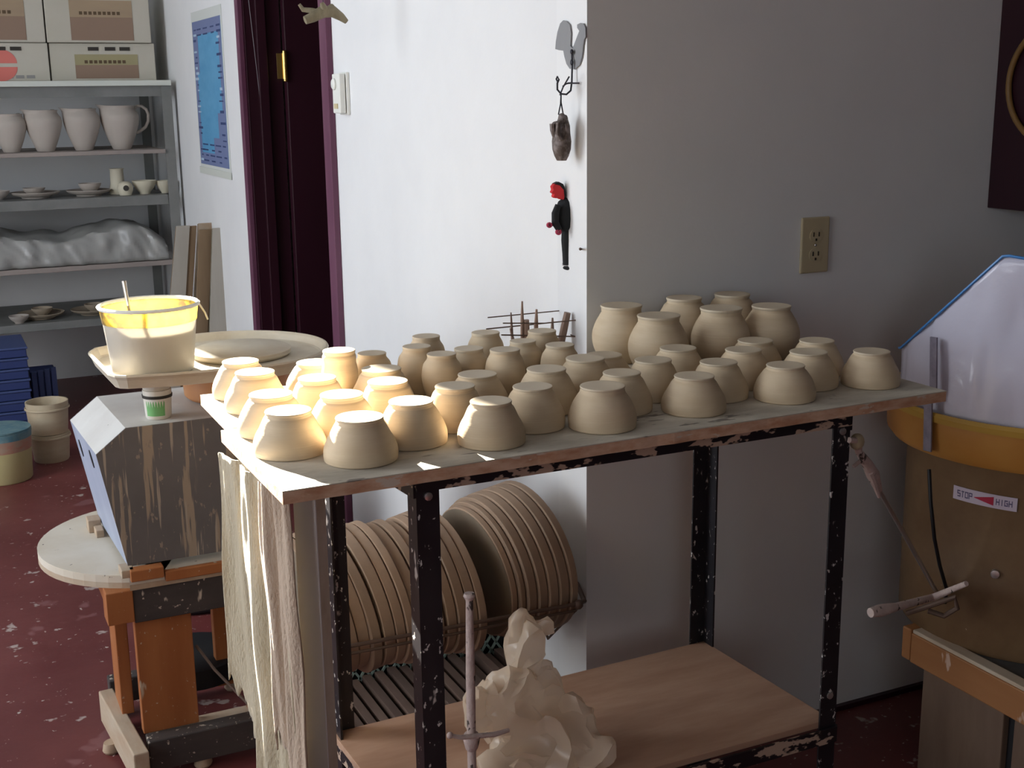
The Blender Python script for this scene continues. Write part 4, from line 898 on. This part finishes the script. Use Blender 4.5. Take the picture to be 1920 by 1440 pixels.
def shx(x_, Y=6.15): return ony(x_, 300, Y).x
# cartons
def carton(x0, x1, y0, z0, h, label, style):
    t = thing('carton', label, 'carton', ((x0+x1)/2, y0+.18, z0), 'cartons on top of the storage shelf')
    obj('carton_body', MB().box(x0, x1, y0, y0+.36, z0, z0+h), 'carton', t, bevel=.004)
    w = x1-x0; a_, b_ = x0+w*.23, x0+w*.83
    if style != 'red':
        obj('printed_panel', MB().box(a_, b_, y0-.002, y0-.0005, z0+.01, z0+h*.42), 'carton_dark', t)
        obj('printed_panel', MB().box(a_, b_, y0-.002, y0-.0005, z0+h*.42, z0+h*.70), 'carton_olive' if style == 'olive' else 'carton_tan', t)
        mb = MB(); n_ = 9
        for k in range(n_): xx = a_+w*.09+k*w*.045; mb.box(xx, xx+w*.03, y0-.003, y0-.002, z0+h*.46, z0+h*.46+.014)
        obj('lettering', mb, 'print_dark', t)
    else:
        cxx, cz_ = x0+w*.55, z0+h*.42
        for s_ in (0, 1):
            ar = [(cxx+.075*math.cos(a2), y0-.0006, cz_+.062*math.sin(a2)+(.008 if s_ == 0 else -.008)) for a2 in [math.pi*k/16+math.pi*s_ for k in range(17)]]
            obj('red_print', MB().prism(ar, (0, -.001, 0)), 'print_red', t)
        mb = MB()
        for k in range(6): mb.box(x0+w*.30+k*.045, x0+w*.30+k*.045+.035, y0-.0015, y0-.0005, z0+.012, z0+.026)
        obj('lettering', mb, 'print_grey', t)
    mb = MB()
    for fx in (.36, .52, .66):
        mb.box(x0+w*fx, x0+w*(fx+.10), y0-.0028, y0-.0021 if style != 'red' else y0-.0005, z0+h*.80, z0+h*.80+.016)
    obj('hand_slot', mb, 'slot', t)
zc0 = 1.477; c1x, c2x = shx(109), shx(303)
wcar = c2x-c1x
carton(c1x, c2x-.004, 6.10, zc0, .165, 'lower right carton with brown printed panel and three black slots', 'olive')
carton(c1x-wcar-.005, c1x-.006, 6.09, zc0, .165, 'lower left carton with a red round print', 'red')
carton(c1x-.006, c2x-.018, 6.08, zc0+.1665, .262, 'upper right carton with brown printed panel', 'tan')
carton(c1x-wcar-.010, c1x-.012, 6.08, zc0+.1665, .262, 'upper left carton with plain tan panel', 'tan')
# pitchers
def pitcher(x_, y_, z_, s, label, ha=0):
    t = thing('pitcher', label, 'pitcher', (x_, y_, z_), 'bisque pitchers on the second shelf')
    pr = [(0, 0), (.036, 0), (.039, .004), (.052, .035), (.067, .075), (.077, .11), (.080, .132), (.076, .150), (.066, .163), (.062, .172), (.065, .182), (.061, .182), (.058, .172), (.07, .13), (.04, .02), (0, .012)]
    mb = MB().lathe([(r_*s, z2*s) for r_, z2 in pr], (x_, y_, z_), 36); 
    for v in mb.v:
        hh = (v.z-z_)/(.18*s)
        if hh > .80:
            d = v.x-x_
            if d < 0 and abs(v.y-y_) < .05*s: k = (hh-.80)/.20*(1-abs(v.y-y_)/(.05*s)); v.x -= .030*s*k; v.z += .006*s*k
    obj('pitcher_body', mb, 'bisque', t)
    obj('lid', MB().lathe([(0, .176), (.072, .176), (.070, .184), (.03, .192), (0, .194)], (x_, y_, z_), 28), 'bisque', t) if False else None
    ca, sa = math.cos(ha), math.sin(ha)
    obj('handle', MB().tube([(x_+s*q*ca, y_+s*q*sa, z_+s*w) for q, w in ((.060, .168), (.075, .178), (.095, .178), (.112, .165), (.120, .143), (.117, .115), (.104, .090), (.078, .072), (.064, .066))], .0065*s, 10), 'bisque', t)
for px_, s_, lab in ((231, 1.08, 'bisque pitcher at the right end, its whole handle showing'), (160, 1.02, 'bisque pitcher second from the right end'), (88, 1.0, 'bisque pitcher third from the right end'), (24, .92, 'smallest bisque pitcher, cut by the left edge of the photo')):
    pitcher(shx(px_, 6.10), 6.10, 1.1685, s_, lab, 0 if px_ == 231 else .95)
# third shelf: plates, bowls, a vase and a mug
def lathe_thing(name, label, cat, prof, x_, y_, z_, mt, group=None, extra=None, part='body'):
    t = thing(name, label, cat, (x_, y_, z_), group); obj(part, MB().lathe(prof, (x_, y_, z_), 32), mt, t)
    if extra: extra(t)
    return t
def plate(x_, y_, z_, r_, lab, mt='bisque'):
    t = obj('plate', MB().lathe([(0, 0), (r_*.55, 0), (r_*.58, .006), (r_*.9, .016), (r_, .026), (r_*.985, .028), (r_*.88, .020), (r_*.5, .011), (0, .010)], (x_, y_, z_), 36), mt, loc=(x_, y_, z_)); tag(t, lab, 'plate', 'stacked bisque plates')
def bowl(x_, y_, z_, r_, h_, lab, mt='bisque', nm='bowl', grp='small bisque bowls'):
    t = obj(nm, MB().lathe([(0, 0), (r_*.42, 0), (r_*.45, h_*.12), (r_*.72, h_*.4), (r_*.93, h_*.75), (r_, h_), (r_*.95, h_), (r_*.86, h_*.7), (r_*.5, h_*.25), (0, h_*.18)], (x_, y_, z_), 32), mt, loc=(x_, y_, z_)); tag(t, lab, 'bowl', grp)
z3 = .9605; Y3 = 6.12
plate(shx(60, Y3), Y3, z3, .108, 'wide plate left on the third shelf with a bowl on it'); bowl(shx(58, Y3), Y3, z3+.011, .05, .035, 'small bowl sitting on the left plate of the third shelf')
plate(shx(161, Y3), Y3, z3, .10, 'plate in the middle of the third shelf with a pale bowl on it'); bowl(shx(164, Y3), Y3, z3+.011, .052, .046, 'pale bowl sitting on the middle plate of the third shelf')
lathe_thing('bud_vase', 'tall cream cylinder vase with flared foot on the third shelf', 'vase', [(0, 0), (.040, 0), (.042, .01), (.032, .05), (.030, .11), (.034, .118), (.030, .118), (.026, .11), (.028, .05), (0, .012)], shx(219, 6.10), 6.14, z3, 'bisque_cream')
def mughole(t): obj('hollow_mark', MB().lathe([(0, 0), (.013, 0), (.013, .002), (0, .002)], (shx(231, 6.04)-.001, 6.015-.001, z3+.034), 14, axis=(-.2, -1, 0)), 'slot', t)
lathe_thing('salt_pig', 'small round cream pot with a side opening in front of the cylinder vase', 'pot', [(0, 0), (.026, 0), (.034, .02), (.036, .034), (.030, .052), (.018, .062), (0, .064)], shx(231, 6.04), 6.05, z3, 'bisque_cream', None, mughole)
bowl(shx(267, 6.08), 6.08, z3, .056, .062, 'footed cream bowl right of the small round pot', 'bisque_cream', grp='footed cream bowls')
bowl(shx(306, 6.08), 6.08, z3, .045, .058, 'footed cream bowl at the right end of the third shelf', 'bisque_cream', grp='footed cream bowls')
bowl(shx(-12, 6.1), 6.10, z3, .055, .04, 'bowl cut off by the left edge of the photo on the third shelf')
# fourth shelf: pots under plastic sheet
z4 = .659
lumps = [(-.05, .07), (.18, .07), (.42, .075), (.62, .075), (.80, .07), (.95, .055)]
PSH = thing('plastic_sheet', 'cloudy white plastic sheet draped over pots on the fourth shelf', 'sheet', (.45, 6.15, z4))
vs = []; fs = []; nx, ny = 110, 26
xa, xb = -.2, 1.052
for j in range(ny+1):
    for i in range(nx+1):
        x_ = xa+(xb-xa)*i/nx; v_ = j/ny
        hh = .135+.022*math.sin(x_*9)+.02*noise.noise(Vector((x_*9, v_*3, 0)))
        if x_ > .93: hh -= (x_-.93)*.55
        # front drop then top
        if v_ < .45: y_ = SY0-.002+.012*noise.noise(Vector((x_*14, v_*4, 3)))+.012*noise.noise(Vector((x_*34+v_*6, v_*5, 8)))+.05*(v_/.45)**2*.6+.006*math.sin(x_*55); z_ = z4+.003+hh*(v_/.45)**.8
        else: q_ = (v_-.45)/.55; y_ = SY0+.03+q_*.33; z_ = z4+.003+hh+.02*math.sin(q_*3.1)+.01*noise.noise(Vector((x_*16, q_*6, 1)))
        vs.append((x_, y_, z_))
for j in range(ny):
    for i in range(nx): k = j*(nx+1)+i; fs.append((k, k+1, k+nx+2, k+nx+1))
solid(obj('draped_sheet', MB().add(vs, fs, True), 'bag2', PSH), .0012)
for i, (x_, r_) in enumerate(lumps):
    bowl(x_, 6.17, z4, r_, .115, 'covered pot under the plastic sheet, %s from the left' % ORD[i], 'bisque_brown', 'covered_pot', 'pots under the plastic sheet')
# fifth shelf
z5 = .4075
for px_, r_, lab in ((48, .106, 'left'), (150, .104, 'middle'), (250, .10, 'right, behind the bucket spoon')):
    plate(shx(px_, 6.12), 6.12, z5, r_, 'brown plate on the lowest shelf, ' + lab, 'bisque_brown'); bowl(shx(px_+3, 6.12), 6.12, z5+.011, .048, .038, 'small brown bowl on the plate of the lowest shelf, ' + lab, 'bisque_brown')
bowl(shx(6, 6.0), 6.03, z5, .045, .035, 'pale little cup at the front left edge of the lowest shelf', 'bisque')
# cartons of blue crates below
CX = ony(50, 700, 5.75).x
for k in range(8):
    z_ = .002+k*.0465
    o = thing('blue_crate', ['bottom blue crate', 'second blue crate from the floor', 'third blue crate from the floor', 'fourth blue crate from the floor', 'fifth blue crate from the floor', 'sixth blue crate from the floor', 'seventh blue crate from the floor', 'topmost blue crate'][k]+' in the stack at the left edge under the shelves', 'crate', (CX-.2, 5.8, z_), 'stack of dark blue crates')
    obj('tray', MB().box(CX-.40, CX, 5.62, 5.94, z_, z_+.034), 'blue', o, bevel=.004)
    obj('tray_rim', MB().box(CX-.405, CX+.005, 5.615, 5.945, z_+.0345, z_+.044), 'blue2', o, bevel=.003)
NC = thing('narrow_crate', 'small blue crate with upright ribs under the shelves right of the crate stack', 'crate', (CX+.10, 5.8, 0))
nx0, nx1 = ony(56, 700, 5.8).x, ony(106, 700, 5.8).x
obj('crate_body', MB().box(nx0, nx1, 5.80, 5.94, 0, .22), 'blue', NC, bevel=.003)
for k in range(4):
    xx = nx0+(nx1-nx0)*(k+.15)/4; obj('rib', MB().box(xx, xx+.022, 5.785, 5.7995, .005, .225+.004*k), 'blue2', NC, bevel=.002)
# tubs on the floor
t1 = thing('glaze_tub', 'yellow stained glaze tub with teal and red drips, cut by the left edge', 'tub', (.195, 4.93, 0))
xx, yy = .195, 4.93
obj('tub_wall', MB().lathe([(0, 0), (.098, 0), (.103, .006), (.108, .12), (.100, .12), (.095, .01), (0, .01)], (xx, yy, 0), 40), 'bucket_y', t1)
obj('red_band', MB().lathe([(.1083, .120), (.111, .165), (.107, .165), (.100, .120)], (xx, yy, 0), 40), 'redband', t1)
obj('teal_band', MB().lathe([(.1113, .165), (.1135, .192), (.108, .192), (.107, .165)], (xx, yy, 0), 40), 'teal', t1)
obj('lid', MB().lathe([(0, .193), (.110, .193), (.111, .199), (0, .203)], (xx, yy, 0), 40), 'teal', t1)
xx, yy = .385, 5.12
for k, (z_, lab) in enumerate(((0, 'lower white tub of the nested pair on the floor under the shelves'), (.115, 'upper white tub of the nested pair on the floor under the shelves'))):
    t1 = thing('white_tub', lab, 'tub', (xx, yy, z_), 'nested white tubs')
    r_ = .064+.004*k
    prf = [(0, 0), (r_, 0), (r_+.003, .006), (r_+.012, .112), (0, .112)] if k == 0 else [(0, 0.0), (r_+.002, 0.0), (r_+.006, .03), (r_+.013, .125), (r_+.008, .125), (r_, .02), (0, .02)]
    obj('tub_wall', MB().lathe(prf, (xx, yy, z_), 40), 'bucket_w', t1)
    obj('tub_rim', MB().lathe([(r_+.012, .095), (r_+.017, .097), (r_+.0165, .103), (r_+.0135, .104)], (xx, yy, z_), 40), 'bucket_w', t1)

# ------------------------------------------------------------------ planks leaning on the white wall
random.seed(11)
def plank(pl, ph, ptop, pbot, Y, mt_face, mt_edge, label, edgeR, group='planks leaning on the white wall'):
    """face seen from the front between pixel columns, leaning right; edge strip on its right"""
    xt0, xt1 = ony(ptop[0], ptop[2], Y).x, ony(ptop[1], ptop[2], Y).x; zt_ = ony(ptop[0], ptop[2], Y).z
    xb0, xb1 = ony(pbot[0], pbot[2], Y).x, ony(pbot[1], pbot[2], Y).x; zb_ = ony(pbot[0], pbot[2], Y).z
    k = zb_/(zt_-zb_); f0, f1 = xb0-(xt0-xb0)*k, xb1-(xt1-xb1)*k
    t = thing('plank', label, 'plank', ((f0+f1)/2, Y, 0), group)
    obj('plank_face', MB().prism([(f0, Y, 0), (f1, Y, 0), (xt1, Y, zt_), (xt0, Y, zt_)], (0, .006, 0)), mt_face, t)
    e = edgeR
    obj('plank_edge', MB().prism([(f0, Y+.0062, 0), (f1+e, Y+.0062, 0), (xt1+e, Y+.0062, zt_-.004), (xt0, Y+.0062, zt_-.004)], (0, .016, 0)), mt_edge, t)
plank(0, 0, (331, 356, 424), (316, 346, 600), 5.34, 'plank_grey', 'plank_brown', 'wide dusty grey plank leftmost against the wall', .030)
plank(0, 0, (374, 399, 431), (367, 389, 640), 5.30, 'plank_brown', 'plank_brown', 'narrow brown plank between the two grey ones', .004)
plank(0, 0, (399, 435, 428), (393, 431, 650), 5.26, 'plank_grey', 'plank_dark', 'wide dusty grey plank rightmost against the wall', .032)
plank(0, 0, (372, 412, 419), (360, 398, 640), 5.42, 'pale_wood', 'plank_brown', 'longest pale plank standing behind the others', .004)
